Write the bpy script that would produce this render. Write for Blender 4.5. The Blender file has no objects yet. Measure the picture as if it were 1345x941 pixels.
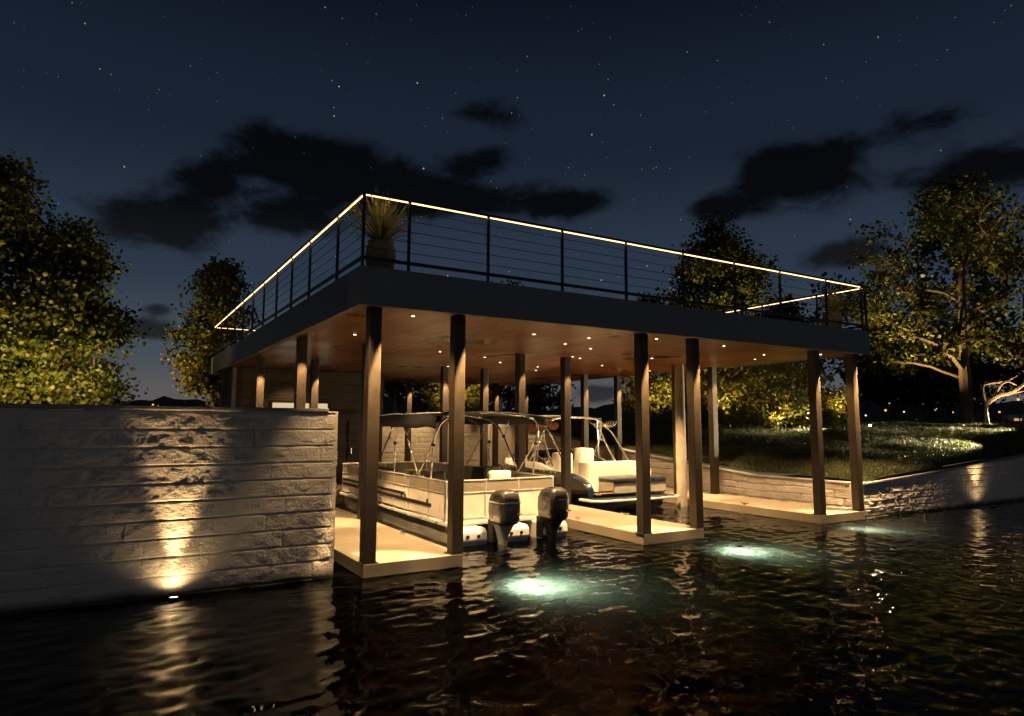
import bpy, math, random
import numpy as np
from mathutils import Vector, Matrix
R = math.radians
C = bpy.context.scene.collection
rng = np.random.default_rng(7)
random.seed(7)

# ------------------------------------------------------------------ numpy noise
def _hash(ix, iy, seed):
    n = (ix.astype(np.int64) * 374761393 + iy.astype(np.int64) * 668265263 + seed * 982451653) & 0x7fffffff
    n = ((n ^ (n >> 13)) * 1274126177) & 0x7fffffff
    return ((n ^ (n >> 16)) & 0xffff) / 65535.0

def vnoise(x, y, seed=0):
    ix, iy = np.floor(x), np.floor(y)
    fx, fy = x - ix, y - iy
    fx = fx * fx * (3 - 2 * fx); fy = fy * fy * (3 - 2 * fy)
    a = _hash(ix, iy, seed); b = _hash(ix + 1, iy, seed); c = _hash(ix, iy + 1, seed); d = _hash(ix + 1, iy + 1, seed)
    return (a * (1 - fx) + b * fx) * (1 - fy) + (c * (1 - fx) + d * fx) * fy

def fbm(x, y, seed=0, oct=4):
    s, a, t = 0, 1.0, 0
    for o in range(oct):
        s = s + a * vnoise(x * 2 ** o + 17.3 * o, y * 2 ** o - 9.1 * o, seed + o); t += a; a *= .5
    return s / t

# ------------------------------------------------------------------ materials
def newmat(name):
    m = bpy.data.materials.new(name); m.use_nodes = True
    nt = m.node_tree; nt.nodes.clear()
    out = nt.nodes.new('ShaderNodeOutputMaterial')
    return m, nt, out

def N(nt, t, **k):
    n = nt.nodes.new(t)
    for a, v in k.items():
        if a == 'inp':
            for i, x in v.items(): n.inputs[i].default_value = x
        else: setattr(n, a, v)
    return n

def ramp(nt, stops):
    r = nt.nodes.new('ShaderNodeValToRGB'); e = r.color_ramp.elements
    while len(e) < len(stops): e.new(.5)
    for i, (p, c) in enumerate(stops): e[i].position = p; e[i].color = (*c, 1)
    return r

def pmat(name, col, rough=.5, metal=0, var=.15, scale=6, bump=0, bscale=40, spec=.5, coat=0, stretch=(1, 1, 1)):
    m, nt, out = newmat(name); L = nt.links.new
    b = N(nt, 'ShaderNodeBsdfPrincipled', inp={'Roughness': rough, 'Metallic': metal, 'Specular IOR Level': spec, 'Coat Weight': coat})
    tc = N(nt, 'ShaderNodeTexCoord'); mp = N(nt, 'ShaderNodeMapping', inp={'Scale': stretch}); L(tc.outputs['Object'], mp.inputs[0])
    n = N(nt, 'ShaderNodeTexNoise', inp={'Scale': scale, 'Detail': 6, 'Roughness': .6}); L(mp.outputs[0], n.inputs['Vector'])
    c = np.array(col)
    r = ramp(nt, [(.3, tuple(c * (1 - var))), (.7, tuple(np.minimum(c * (1 + var), 1)))]); L(n.outputs[0], r.inputs[0]); L(r.outputs[0], b.inputs['Base Color'])
    mr = N(nt, 'ShaderNodeMapRange', inp={1: .3, 2: .7, 3: max(rough - .1, .02), 4: min(rough + .12, 1)}); L(n.outputs[0], mr.inputs[0]); L(mr.outputs[0], b.inputs['Roughness'])
    if bump:
        n2 = N(nt, 'ShaderNodeTexNoise', inp={'Scale': bscale, 'Detail': 5}); L(mp.outputs[0], n2.inputs['Vector'])
        bp = N(nt, 'ShaderNodeBump', inp={'Strength': bump, 'Distance': .02}); L(n2.outputs[0], bp.inputs['Height']); L(bp.outputs[0], b.inputs['Normal'])
    L(b.outputs[0], out.inputs[0])
    return m

def emat(name, col, s):
    m, nt, out = newmat(name)
    e = N(nt, 'ShaderNodeEmission', inp={0: (*col, 1), 1: s}); nt.links.new(e.outputs[0], out.inputs[0]); return m

def plankmat(name, col, axis, width, rough, var, grain=(40, 2, 40), gap=.012, bump=.5):
    """planks of the given width, counted along axis (0 X, 1 Y, 2 Z)"""
    m, nt, out = newmat(name); L = nt.links.new
    b = N(nt, 'ShaderNodeBsdfPrincipled', inp={'Specular IOR Level': .4})
    tc = N(nt, 'ShaderNodeTexCoord'); sp = N(nt, 'ShaderNodeSeparateXYZ'); L(tc.outputs['Object'], sp.inputs[0])
    d = N(nt, 'ShaderNodeMath', operation='DIVIDE', inp={1: width}); L(sp.outputs[axis], d.inputs[0])
    fl = N(nt, 'ShaderNodeMath', operation='FLOOR'); L(d.outputs[0], fl.inputs[0])
    fr = N(nt, 'ShaderNodeMath', operation='FRACT'); L(d.outputs[0], fr.inputs[0])
    wn = N(nt, 'ShaderNodeTexWhiteNoise', noise_dimensions='1D'); L(fl.outputs[0], wn.inputs['W'])
    mp = N(nt, 'ShaderNodeMapping', inp={'Scale': grain}); L(tc.outputs['Object'], mp.inputs[0])
    off = N(nt, 'ShaderNodeVectorMath', operation='MULTIPLY_ADD', inp={1: (9, 9, 9)}); L(wn.outputs['Color'], off.inputs[0]); L(mp.outputs[0], off.inputs[2])
    n = N(nt, 'ShaderNodeTexNoise', inp={'Scale': 1, 'Detail': 7, 'Roughness': .65, 'Distortion': .6}); L(off.outputs[0], n.inputs['Vector'])
    n3 = N(nt, 'ShaderNodeTexNoise', inp={'Scale': .5, 'Detail': 3}); L(tc.outputs['Object'], n3.inputs['Vector'])
    c = np.array(col)
    r = ramp(nt, [(.25, tuple(c * .35)), (.5, tuple(c * .9)), (.75, tuple(c * 1.7))]); L(n.outputs[0], r.inputs[0])
    mr = N(nt, 'ShaderNodeMapRange', inp={3: 1 - var, 4: 1 + var}); L(wn.outputs['Value'], mr.inputs[0])
    lt = N(nt, 'ShaderNodeMath', operation='GREATER_THAN', inp={1: gap / width}); L(fr.outputs[0], lt.inputs[0])
    mu = N(nt, 'ShaderNodeMath', operation='MULTIPLY'); L(mr.outputs[0], mu.inputs[0])
    mr2 = N(nt, 'ShaderNodeMapRange', inp={3: .3, 4: 1}); L(lt.outputs[0], mr2.inputs[0]); L(mr2.outputs[0], mu.inputs[1])
    vm = N(nt, 'ShaderNodeVectorMath', operation='SCALE'); L(r.outputs[0], vm.inputs[0]); L(mu.outputs[0], vm.inputs['Scale'])
    L(vm.outputs[0], b.inputs['Base Color'])
    rr = N(nt, 'ShaderNodeMapRange', inp={1: .3, 2: .7, 3: rough - .08, 4: rough + .15}); L(n3.outputs[0], rr.inputs[0]); L(rr.outputs[0], b.inputs['Roughness'])
    hh = N(nt, 'ShaderNodeMath', operation='MULTIPLY_ADD', inp={1: .15}); L(n.outputs[0], hh.inputs[0]); L(lt.outputs[0], hh.inputs[2])
    bp = N(nt, 'ShaderNodeBump', inp={'Strength': bump, 'Distance': .006}); L(hh.outputs[0], bp.inputs['Height']); L(bp.outputs[0], b.inputs['Normal'])
    L(b.outputs[0], out.inputs[0]); return m

def leafmat(name, c1, c2, trans=.3):
    m, nt, out = newmat(name); L = nt.links.new
    g = N(nt, 'ShaderNodeNewGeometry')
    r = ramp(nt, [(0, c1), (.55, tuple((np.array(c1) + np.array(c2)) / 2)), (1, c2)]); L(g.outputs['Random Per Island'], r.inputs[0])
    d = N(nt, 'ShaderNodeBsdfPrincipled', inp={'Roughness': .5, 'Specular IOR Level': .35}); L(r.outputs[0], d.inputs['Base Color'])
    t = N(nt, 'ShaderNodeBsdfTranslucent'); L(r.outputs[0], t.inputs[0])
    mx = N(nt, 'ShaderNodeMixShader', inp={0: trans}); L(d.outputs[0], mx.inputs[1]); L(t.outputs[0], mx.inputs[2]); L(mx.outputs[0], out.inputs[0]); return m

def stonemat():
    m, nt, out = newmat('stone'); L = nt.links.new
    b = N(nt, 'ShaderNodeBsdfPrincipled', inp={'Roughness': .85, 'Specular IOR Level': .3})
    tc = N(nt, 'ShaderNodeTexCoord')
    n = N(nt, 'ShaderNodeTexNoise', inp={'Scale': 1.3, 'Detail': 8, 'Roughness': .65}); L(tc.outputs['Object'], n.inputs['Vector'])
    r = ramp(nt, [(.3, (.4, .375, .35)), (.5, (.52, .49, .46)), (.72, (.6, .565, .53))]); L(n.outputs[0], r.inputs[0])
    # damp band of algae just over the water line
    sp = N(nt, 'ShaderNodeSeparateXYZ'); L(tc.outputs['Object'], sp.inputs[0])
    ad = N(nt, 'ShaderNodeMath', operation='MULTIPLY_ADD', inp={1: -.22}); L(n.outputs[0], ad.inputs[0]); L(sp.outputs[2], ad.inputs[2])
    mr = N(nt, 'ShaderNodeMapRange', inp={1: -.08, 2: .04}); L(ad.outputs[0], mr.inputs[0])
    mx = N(nt, 'ShaderNodeMix', data_type='RGBA', inp={6: (.06, .065, .045, 1)}); L(mr.outputs[0], mx.inputs[0]); L(r.outputs[0], mx.inputs[7])
    L(mx.outputs[2], b.inputs['Base Color'])
    n2 = N(nt, 'ShaderNodeTexNoise', inp={'Scale': 30, 'Detail': 8, 'Roughness': .7, 'Distortion': .8}); L(tc.outputs['Object'], n2.inputs['Vector'])
    bp = N(nt, 'ShaderNodeBump', inp={'Strength': 1, 'Distance': .022}); L(n2.outputs[0], bp.inputs['Height']); L(bp.outputs[0], b.inputs['Normal'])
    L(b.outputs[0], out.inputs[0]); return m

M = {}
M['stone'] = stonemat()
M['cap'] = pmat('stone_cap', (.2, .195, .19), .8, bump=.4, bscale=25)
M['fascia'] = pmat('fascia_paint', (.15, .155, .165), .55, var=.12, scale=3, bump=.05)
M['bronze'] = pmat('bronze_metal', (.042, .031, .021), .42, metal=.25, var=.12, scale=8, bump=.04, bscale=120)
M['black'] = pmat('black_metal', (.018, .018, .019), .4, metal=.5)
M['ceiling'] = plankmat('ceiling_wood', (.16, .051, .0115), 0, .14, .32, .55, grain=(16, .5, 16), bump=.1)
M['siding'] = plankmat('siding_wood', (.03, .018, .0105), 2, .27, .6, .3, grain=(1.5, 1.5, 25), gap=.028, bump=1)
M['concrete'] = pmat('dock_concrete', (.27, .228, .17), .6, var=.16, scale=1.6, bump=.12, bscale=60)
M['deckfloor'] = pmat('deck_paving', (.3, .28, .26), .7)
M['led'] = emat('led_glow', (1, .6, .24), 4)
M['lens'] = emat('downlight_glow', (1, .76, .46), 11)
M['uwlens'] = emat('underwater_glow', (.85, 1, .84), 5)
M['warmlens'] = emat('uplight_glow', (1, .8, .5), 14)
M['white_gel'] = pmat('white_gelcoat', (.86, .85, .82), .25, var=.05, coat=.4)
M['cream'] = pmat('cream_panel', (.82, .79, .72), .35, var=.06)
M['tan'] = pmat('tan_panel', (.3, .26, .21), .4, var=.08)
M['alu'] = pmat('brushed_aluminium', (.76, .74, .7), .35, metal=.7, var=.08, bump=.05, bscale=90)
M['chrome'] = pmat('steel_tube', (.75, .73, .7), .22, metal=.9, var=.05)
M['canvas'] = pmat('navy_canvas', (.05, .056, .07), .65, var=.2, bump=.2, bscale=90)
M['blackvinyl'] = pmat('black_vinyl', (.015, .015, .017), .4)
M['vinyl'] = pmat('cream_vinyl', (.82, .79, .72), .45, bump=.1, bscale=50)
M['greyvinyl'] = pmat('grey_vinyl', (.42, .395, .36), .5, bump=.1, bscale=50)
M['navy'] = pmat('navy_gelcoat', (.012, .02, .045), .18, var=.1, coat=.6)
M['navyvinyl'] = pmat('navy_vinyl', (.018, .024, .04), .32)
M['cowl'] = pmat('grey_cowling', (.075, .07, .064), .3, metal=.3, var=.08, coat=.4)
M['cowldark'] = pmat('dark_cowling', (.045, .043, .042), .3, metal=.3, var=.08, coat=.4)
M['leg'] = pmat('leg_lit_tint', (.42, .47, .43), .35)  # pale green stands in for underwater light shining on the leg
M['teak'] = pmat('teak', (.32, .15, .06), .5, stretch=(1, 12, 12), scale=3)
M['glass'] = pmat('tinted_glass', (.03, .035, .04), .08, coat=.3)
M['red'] = pmat('red_board', (.15, .03, .025), .3); M['orange'] = pmat('orange_board', (.28, .1, .035), .3); M['boardwhite'] = pmat('white_board', (.6, .58, .55), .3)
M['clay'] = pmat('clay_pot', (.11, .085, .062), .75, bump=.3, bscale=18)
M['bark'] = pmat('bark', (.09, .066, .045), .9, var=.5, scale=5, bump=.9, bscale=14, stretch=(3, 3, .6))
M['barkpale'] = pmat('pale_bark', (.24, .19, .13), .9, var=.4, scale=5, bump=.9, bscale=14, stretch=(3, 3, .6))
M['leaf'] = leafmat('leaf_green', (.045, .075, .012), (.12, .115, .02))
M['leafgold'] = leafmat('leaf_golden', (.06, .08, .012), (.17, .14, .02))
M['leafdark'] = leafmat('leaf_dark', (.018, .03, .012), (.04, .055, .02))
M['frond'] = leafmat('frond', (.22, .24, .09), (.46, .43, .19), .2)
M['grass'] = leafmat('grass_blade', (.03, .043, .014), (.085, .088, .04), .25)
M['roof'] = pmat('dark_roof', (.05, .045, .042), .8); M['housewall'] = pmat('render_wall', (.3, .27, .24), .8)
M['farwin'] = emat('lit_window', (1, .5, .18), .7); M['farwhite'] = emat('white_lamp_glow', (.9, .92, 1), 1.4); M['farorange'] = emat('orange_lamp_glow', (1, .42, .12), 1.5)
M['win'] = emat('shed_window_glow', (1, .78, .48), .7)
M['blue'] = pmat('blue_cap', (.05, .13, .3), .4); M['greypost'] = pmat('pale_post', (.4, .42, .45), .5)
M['pile'] = pmat('concrete_pile', (.36, .31, .25), .75, var=.3, scale=5, bump=.4, bscale=30, stretch=(1, 1, .5))

# ------------------------------------------------------------------ mesh helpers
class MB:
    def __init__(s): s.v, s.f = [], []
    def add(s, vs, fs):
        o = len(s.v); s.v += [tuple(map(float, x)) for x in vs]; s.f += [tuple(i + o for i in f) for f in fs]; return s
    def box(s, x0, x1, y0, y1, z0, z1):
        return s.add([(x, y, z) for z in (z0, z1) for y in (y0, y1) for x in (x0, x1)],
                     [(0, 2, 3, 1), (4, 5, 7, 6), (0, 1, 5, 4), (2, 6, 7, 3), (0, 4, 6, 2), (1, 3, 7, 5)])
    def tube(s, pts, r, n=8, cap=True):
        P = [Vector(p) for p in pts]; rs = r if hasattr(r, '__len__') else [r] * len(P)
        vs, fs = [], []; prev = None
        for i, p in enumerate(P):
            t = (P[min(i + 1, len(P) - 1)] - P[max(i - 1, 0)]).normalized()
            a = Vector((0, 0, 1)) if abs(t.z) < .9 else Vector((1, 0, 0))
            if prev is not None: a = prev
            u = (a - t * a.dot(t)).normalized(); prev = u; w = t.cross(u)
            for k in range(n):
                q = 2 * math.pi * k / n; vs.append(p + (u * math.cos(q) + w * math.sin(q)) * rs[i])
        for i in range(len(P) - 1):
            for k in range(n):
                a, b = i * n + k, i * n + (k + 1) % n; fs.append((a, b, b + n, a + n))
        if cap: fs += [tuple(range(n))[::-1], tuple(range((len(P) - 1) * n, len(P) * n))]
        return s.add(vs, fs)
    def loft(s, rings, cap=True, closed=True):
        n = len(rings[0]); vs = [p for r in rings for p in r]; fs = []
        for i in range(len(rings) - 1):
            for k in range(n if closed else n - 1):
                a, b = i * n + k, i * n + (k + 1) % n; fs.append((a, b, b + n, a + n))
        if cap: fs += [tuple(range(n))[::-1], tuple(range((len(rings) - 1) * n, len(rings) * n))]
        return s.add(vs, fs)
    def lathe(s, prof, c=(0, 0, 0), n=24):
        return s.loft([[(c[0] + r * math.cos(2 * math.pi * k / n), c[1] + r * math.sin(2 * math.pi * k / n), c[2] + z) for k in range(n)] for r, z in prof])
    def build(s, name, mat, parent=None, smooth=False, bevel=0, loc=None):
        me = bpy.data.meshes.new(name); me.from_pydata(s.v, [], s.f); me.validate(); me.update()
        import bmesh
        b = bmesh.new(); b.from_mesh(me); bmesh.ops.recalc_face_normals(b, faces=b.faces); b.to_mesh(me); b.free()
        me.materials.append(mat)
        o = bpy.data.objects.new(name, me); C.objects.link(o)
        if smooth: me.polygons.foreach_set('use_smooth', [True] * len(me.polygons))
        if bevel:
            md = o.modifiers.new('bevel', 'BEVEL'); md.width = bevel; md.segments = 2; md.limit_method = 'ANGLE'; md.angle_limit = R(40)
        if smooth: 
            try: me.set_sharp_from_angle(angle=R(40))
            except Exception: pass
        if parent is not None:
            o.parent = parent
            if parent_world(parent) != Vector((0, 0, 0)): o.matrix_parent_inverse = Matrix.Translation(-parent_world(parent))
        return o

def parent_world(p):
    v = Vector(p.location)
    while p.parent is not None: p = p.parent; v = v  # parts themselves sit at the origin
    return v

def mesh_np(name, V, F, mat, parent=None, smooth=False):
    V = np.ascontiguousarray(V, np.float32); F = np.ascontiguousarray(F, np.int32); k = F.shape[1]
    me = bpy.data.meshes.new(name)
    me.vertices.add(len(V)); me.vertices.foreach_set('co', V.ravel())
    me.loops.add(F.size); me.loops.foreach_set('vertex_index', F.ravel())
    me.polygons.add(len(F)); me.polygons.foreach_set('loop_start', np.arange(len(F), dtype=np.int32) * k)
    try: me.polygons.foreach_set('loop_total', np.full(len(F), k, np.int32))
    except Exception: pass
    me.polygons.foreach_set('use_smooth', [smooth] * len(F))
    me.update(calc_edges=True); me.validate(); me.materials.append(mat)
    o = bpy.data.objects.new(name, me); C.objects.link(o)
    if parent is not None:
        o.parent = parent
        if parent_world(parent) != Vector((0, 0, 0)): o.matrix_parent_inverse = Matrix.Translation(-parent_world(parent))
    return o

def tag(o, label=None, cat=None, group=None, kind=None):
    if label: o['label'] = label
    if cat: o['category'] = cat
    if group: o['group'] = group
    if kind: o['kind'] = kind
    return o

def thing(name, label, cat, loc=(0, 0, 0), group=None):
    o = bpy.data.objects.new(name, None); o.empty_display_size = .3; C.objects.link(o); o.location = loc
    return tag(o, label, cat, group)

def copy_tree(o, parent=None):
    c = o.copy(); C.objects.link(c); c.parent = parent
    for ch in list(o.children): copy_tree(ch, c)
    return c

GAIN = 6.0
WARM = (1, .62, .27)

def lamp(name, kind, loc, energy, col, target=None, angle=60, blend=.5, radius=.03):
    d = bpy.data.lights.new(name, kind); d.energy = energy * GAIN; d.color = col; d.shadow_soft_size = radius
    o = bpy.data.objects.new(name, d); C.objects.link(o); o.location = loc
    if kind == 'SPOT': d.spot_size = R(angle); d.spot_blend = blend
    if target is not None: o.rotation_euler = (Vector(target) - Vector(loc)).to_track_quat('-Z', 'Y').to_euler()
    return o


# ------------------------------------------------------------------ stone retaining walls
def topA(x): return np.interp(x, [12.7, 15.2, 20.4, 26, 34, 45], [.78, .91, 1.25, 1.65, 2.05, 2.3])
def topB(y): return np.interp(y, [.1, 3.7, 5.3, 7.7, 10.3, 12.6, 16.5], [.77, .77, .91, 1.13, 1.41, 1.68, 2.15])

def stone_wall(name, label, p0, p1, nrm, top, zb, du, dv, course=.232, amp=.03, seed=1, thick=.35, blocklen=1.1, cap=True):
    p0, p1, nrm = np.array(p0, float), np.array(p1, float), np.array(nrm, float)
    Ln = np.linalg.norm(p1 - p0); d = (p1 - p0) / Ln
    nu = int(Ln / du) + 1; s = np.linspace(0, Ln, nu)
    tz = np.array([top(q) for q in s]); nv = int((tz.max() - zb) / dv) + 1; v = np.linspace(0, 1, nv)
    S = np.repeat(s[:, None], nv, 1); Z = zb + (tz[:, None] - zb) * v[None, :]
    wav = (vnoise(S * .7, Z * 0 + 3, seed) - .5) * .03
    q = (Z + wav - .02) / course; row = np.floor(q); fr = q - row
    dist = np.minimum(fr, 1 - fr) * course
    joint = np.clip(1 - dist / .012, 0, 1)
    off = _hash(row, row * 0, seed + 5) * blocklen
    bq = (S + off) / blocklen; bf = bq - np.floor(bq); bd = np.minimum(bf, 1 - bf) * blocklen
    vj = np.clip(1 - bd / max(.012, du * 1.1), 0, 1) * (.55 if blocklen > 1.5 else .9)
    blk = _hash(np.floor(bq), row, seed + 9)
    rock = (fbm(S * 7 + blk * 31, Z * 8 + blk * 17, seed, 6) - .5) * 1.5
    ridge = 1 - np.abs(2 * fbm(S * 13 + blk * 13 + rock, Z * 15 + blk * 7, seed + 3, 3) - 1)
    h = amp * rock + amp * .5 * (ridge - .7) + (blk - .5) * amp * .3
    edge = np.clip(dist / .045, 0, 1); h = h * (.35 + .65 * edge)
    h = h - (.015 if blocklen > 1.5 else .024) * np.maximum(joint, vj)
    fade = np.clip(np.minimum(S, Ln - S) / .05, 0, 1); h = h * (.25 + .75 * fade)
    V = np.stack([p0[0] + d[0] * S + nrm[0] * h, p0[1] + d[1] * S + nrm[1] * h, Z], -1).reshape(-1, 3)
    I = np.arange(nu * nv).reshape(nu, nv)
    F = np.stack([I[:-1, :-1], I[1:, :-1], I[1:, 1:], I[:-1, 1:]], -1).reshape(-1, 4)
    # back, ends and top
    B = np.stack([p0[0] + d[0] * s - nrm[0] * thick, p0[1] + d[1] * s - nrm[1] * thick], -1)
    nb = len(V); V2 = np.concatenate([np.c_[B, tz], np.c_[B, np.full(nu, zb)]]); V = np.concatenate([V, V2])
    bt, bb = np.arange(nb, nb + nu), np.arange(nb + nu, nb + 2 * nu)
    F2 = np.stack([I[:-1, -1], I[1:, -1], bt[1:], bt[:-1]], -1); F3 = np.stack([bt[:-1], bt[1:], bb[1:], bb[:-1]], -1)
    E1 = np.stack([I[0, :-1], I[0, 1:], np.full(nv - 1, bt[0]), np.full(nv - 1, bb[0])], -1)
    F = np.concatenate([F, F2, F3])
    w = thing(name, label, 'wall')
    mesh_np('stone_face', V, F, M['stone'], w, smooth=True)
    ends = MB()
    for k, e in ((0, p0), (-1, p1)):
        sg = -1 if k == 0 else 1
        a = e + d * sg * .002; b_ = a - nrm * thick
        rows = np.arange(zb, tz[k], course)
        for zz in rows:
            z1 = min(zz + course - .012, tz[k]); jit = random.uniform(0, .012) * sg
            q0, q1 = a + d * (-sg * .06), a + d * jit
            ends.add([(q0[0] + nrm[0] * .0, q0[1] + nrm[1] * .0, zz), (q1[0], q1[1], zz), (q1[0] - nrm[0] * thick, q1[1] - nrm[1] * thick, zz), (q0[0] - nrm[0] * thick, q0[1] - nrm[1] * thick, zz),
                      (q0[0], q0[1], z1), (q1[0], q1[1], z1), (q1[0] - nrm[0] * thick, q1[1] - nrm[1] * thick, z1), (q0[0] - nrm[0] * thick, q0[1] - nrm[1] * thick, z1)],
                     [(0, 1, 2, 3), (4, 7, 6, 5), (0, 4, 5, 1), (1, 5, 6, 2), (2, 6, 7, 3), (3, 7, 4, 0)])
    ends.build('end_stones', M['stone'], w, bevel=.006)
    if cap:
        cb = MB(); rings = []
        for k in range(0, nu, max(1, nu // 60)):
            c = p0 + d * s[k]; o1 = c + nrm * .022; o2 = c - nrm * (thick + .02); t = tz[k]
            rings.append([(o1[0], o1[1], t - .002), (o1[0], o1[1], t + .045), (o2[0], o2[1], t + .045), (o2[0], o2[1], t - .002)])
        cb.loft(rings).build('coping', M['cap'], w, bevel=.006)
    return w

stone_wall('retaining_wall', 'tall rough stone retaining wall with one uplight, left of the boathouse', (-9.5, .5), (-.11, .5), (0, -1), lambda s: 2.375, -.5, .014, .012, amp=.013, seed=2, blocklen=1.7)
stone_wall('retaining_wall', 'long low rock-faced wall rising beside open water below the lawn, washed by one uplight', (12.72, .34), (40, .1), (-.0088, -.99996), lambda s: float(topA(12.72 + s)), -.45, .026, .02, course=.17, amp=.022, seed=11, blocklen=.6)
stone_wall('retaining_wall', 'low stone wall behind the right dock, holding the lawn edge inside the boathouse', (12.74, 16.3), (12.74, .7), (-1, 0), lambda s: float(topB(16.3 - s)), -.45, .026, .022, course=.19, amp=.012, seed=21, blocklen=.6)
stone_wall('retaining_wall', 'stone wall closing the back of the boat slips, behind the pontoon boat', (-.1, 16.32), (12.7, 16.32), (0, -1), lambda s: 2.25, -.45, .05, .025, course=.2, amp=.014, seed=31, blocklen=1.2)

# ------------------------------------------------------------------ ground, lake
def H(X, Y):
    X, Y = np.broadcast_arrays(np.asarray(X, float), np.asarray(Y, float))
    dA, dB = np.maximum(Y - .1, 0), np.maximum(X - 12.75, 0)
    wA = dB / (dA + dB + 1e-6); T = topA(X) * wA + topB(Y) * (1 - wA)
    dm = (dA * dB) / (dA + dB + 1e-6) * 1.25
    zr = T + (2.62 - T) * (1 - np.exp(-dm / 4.2))
    lump = (fbm(X * .35, Y * .35, 40, 3) - .5) * .28 * np.clip(dm / 2, 0, 1)
    zl = 2.3 + .3 * np.clip((Y - 17) / 12, 0, 1) + (fbm(X * .3, Y * .3, 44, 2) - .5) * .12
    z = np.where(X > 12.75, zr + lump, zl)
    far = np.clip((np.hypot(X, Y) - 60) / 60, 0, 1)
    return z * (1 - far) + 1.2 * far

def grid_ground(xs, ys):
    X, Y = np.meshgrid(xs, ys, indexing='ij'); Z = H(X, Y) - .012
    I = np.arange(X.size).reshape(X.shape)
    return np.stack([X, Y, Z], -1).reshape(-1, 3), np.stack([I[:-1, :-1], I[1:, :-1], I[1:, 1:], I[:-1, 1:]], -1).reshape(-1, 4)

near = np.concatenate([np.arange(13.0, 36, .22), np.geomspace(36, 420, 40)])
V, F = [], []; o = 0
for xs, ys in ((near, np.concatenate([np.arange(.42, 26, .22), np.geomspace(26, 420, 40)])),
               (np.concatenate([-np.geomspace(420, 10, 40), np.arange(-9.6, -.12, .5)]), np.concatenate([np.arange(.82, 16.6, .5), [16.62]])),
               (np.concatenate([-np.geomspace(420, 10, 40), np.arange(-9.6, 13.0, .5), [13.0]]), np.concatenate([np.arange(16.62, 40, .6), np.geomspace(40, 420, 30)]))):
    v, f = grid_ground(xs, ys); V.append(v); F.append(f + o); o += len(v)
mg, nt, out = newmat('lawn_soil'); L = nt.links.new
b = N(nt, 'ShaderNodeBsdfPrincipled', inp={'Roughness': .95, 'Specular IOR Level': .1}); tc = N(nt, 'ShaderNodeTexCoord')
n = N(nt, 'ShaderNodeTexNoise', inp={'Scale': 3, 'Detail': 9, 'Roughness': .7}); L(tc.outputs['Object'], n.inputs['Vector'])
r = ramp(nt, [(.3, (.014, .02, .008)), (.5, (.03, .042, .014)), (.7, (.055, .062, .024))]); L(n.outputs[0], r.inputs[0]); L(r.outputs[0], b.inputs['Base Color'])
n2 = N(nt, 'ShaderNodeTexNoise', inp={'Scale': 14, 'Detail': 6}); L(tc.outputs['Object'], n2.inputs['Vector'])
bp = N(nt, 'ShaderNodeBump', inp={'Strength': 1, 'Distance': .12}); L(n2.outputs[0], bp.inputs['Height']); L(bp.outputs[0], b.inputs['Normal']); L(b.outputs[0], out.inputs[0])
tag(mesh_np('lawn', np.concatenate(V), np.concatenate(F), mg, smooth=True), kind='structure')

# grass blades on the visible slope
nb = 330000
gx = 13.02 + 21 * rng.random(nb) ** 1.25; gy = .46 + 20 * rng.random(nb) ** 1.5
dens = fbm(gx * .8, gy * .8, 60, 3); keep = dens > rng.random(nb) * .42 + .22
gx, gy, dens = gx[keep], gy[keep], dens[keep]; nb = len(gx); gz = H(gx, gy) - .02
hgt = (.035 + .07 * rng.random(nb)) * (.5 + 1.0 * fbm(gx * 1.7, gy * 1.7, 61, 2)); wd = .006 + .008 * rng.random(nb)
az = rng.random(nb) * 6.283; ln = hgt * (.2 + .7 * rng.random(nb)); la = rng.random(nb) * 6.283
ca, sa = np.cos(az) * wd, np.sin(az) * wd
A_ = np.stack([gx - ca, gy - sa, gz], -1); B_ = np.stack([gx + ca, gy + sa, gz], -1)
T_ = np.stack([gx + np.cos(la) * ln, gy + np.sin(la) * ln, gz + hgt + .02], -1)
Vg = np.stack([A_, B_, T_], 1).reshape(-1, 3); Fg = np.arange(nb * 3).reshape(-1, 3)
tag(mesh_np('grass', Vg, Fg, M['grass']), 'rough dark grass covering the sloping lawn', 'grass', kind='stuff')

# lake bed
mbed, nt, out = newmat('lake_silt'); L = nt.links.new
b = N(nt, 'ShaderNodeBsdfPrincipled', inp={'Roughness': .95, 'Specular IOR Level': 0}); tc = N(nt, 'ShaderNodeTexCoord')
n = N(nt, 'ShaderNodeTexNoise', inp={'Scale': 2, 'Detail': 8, 'Roughness': .65}); L(tc.outputs['Object'], n.inputs['Vector'])
r = ramp(nt, [(.3, (.02, .027, .021)), (.7, (.042, .054, .043))]); L(n.outputs[0], r.inputs[0]); L(r.outputs[0], b.inputs['Base Color']); L(b.outputs[0], out.inputs[0])
xs = np.arange(-30, 60, .5); ys = np.arange(-30, 17, .5); X, Y = np.meshgrid(xs, ys, indexing='ij')
Z = -.62 - .14 * fbm(X * .5, Y * .5, 70, 3); I = np.arange(X.size).reshape(X.shape)
tag(mesh_np('lake_bed', np.stack([X, Y, Z], -1).reshape(-1, 3), np.stack([I[:-1, :-1], I[1:, :-1], I[1:, 1:], I[:-1, 1:]], -1).reshape(-1, 4), mbed, smooth=True), kind='structure')

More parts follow.
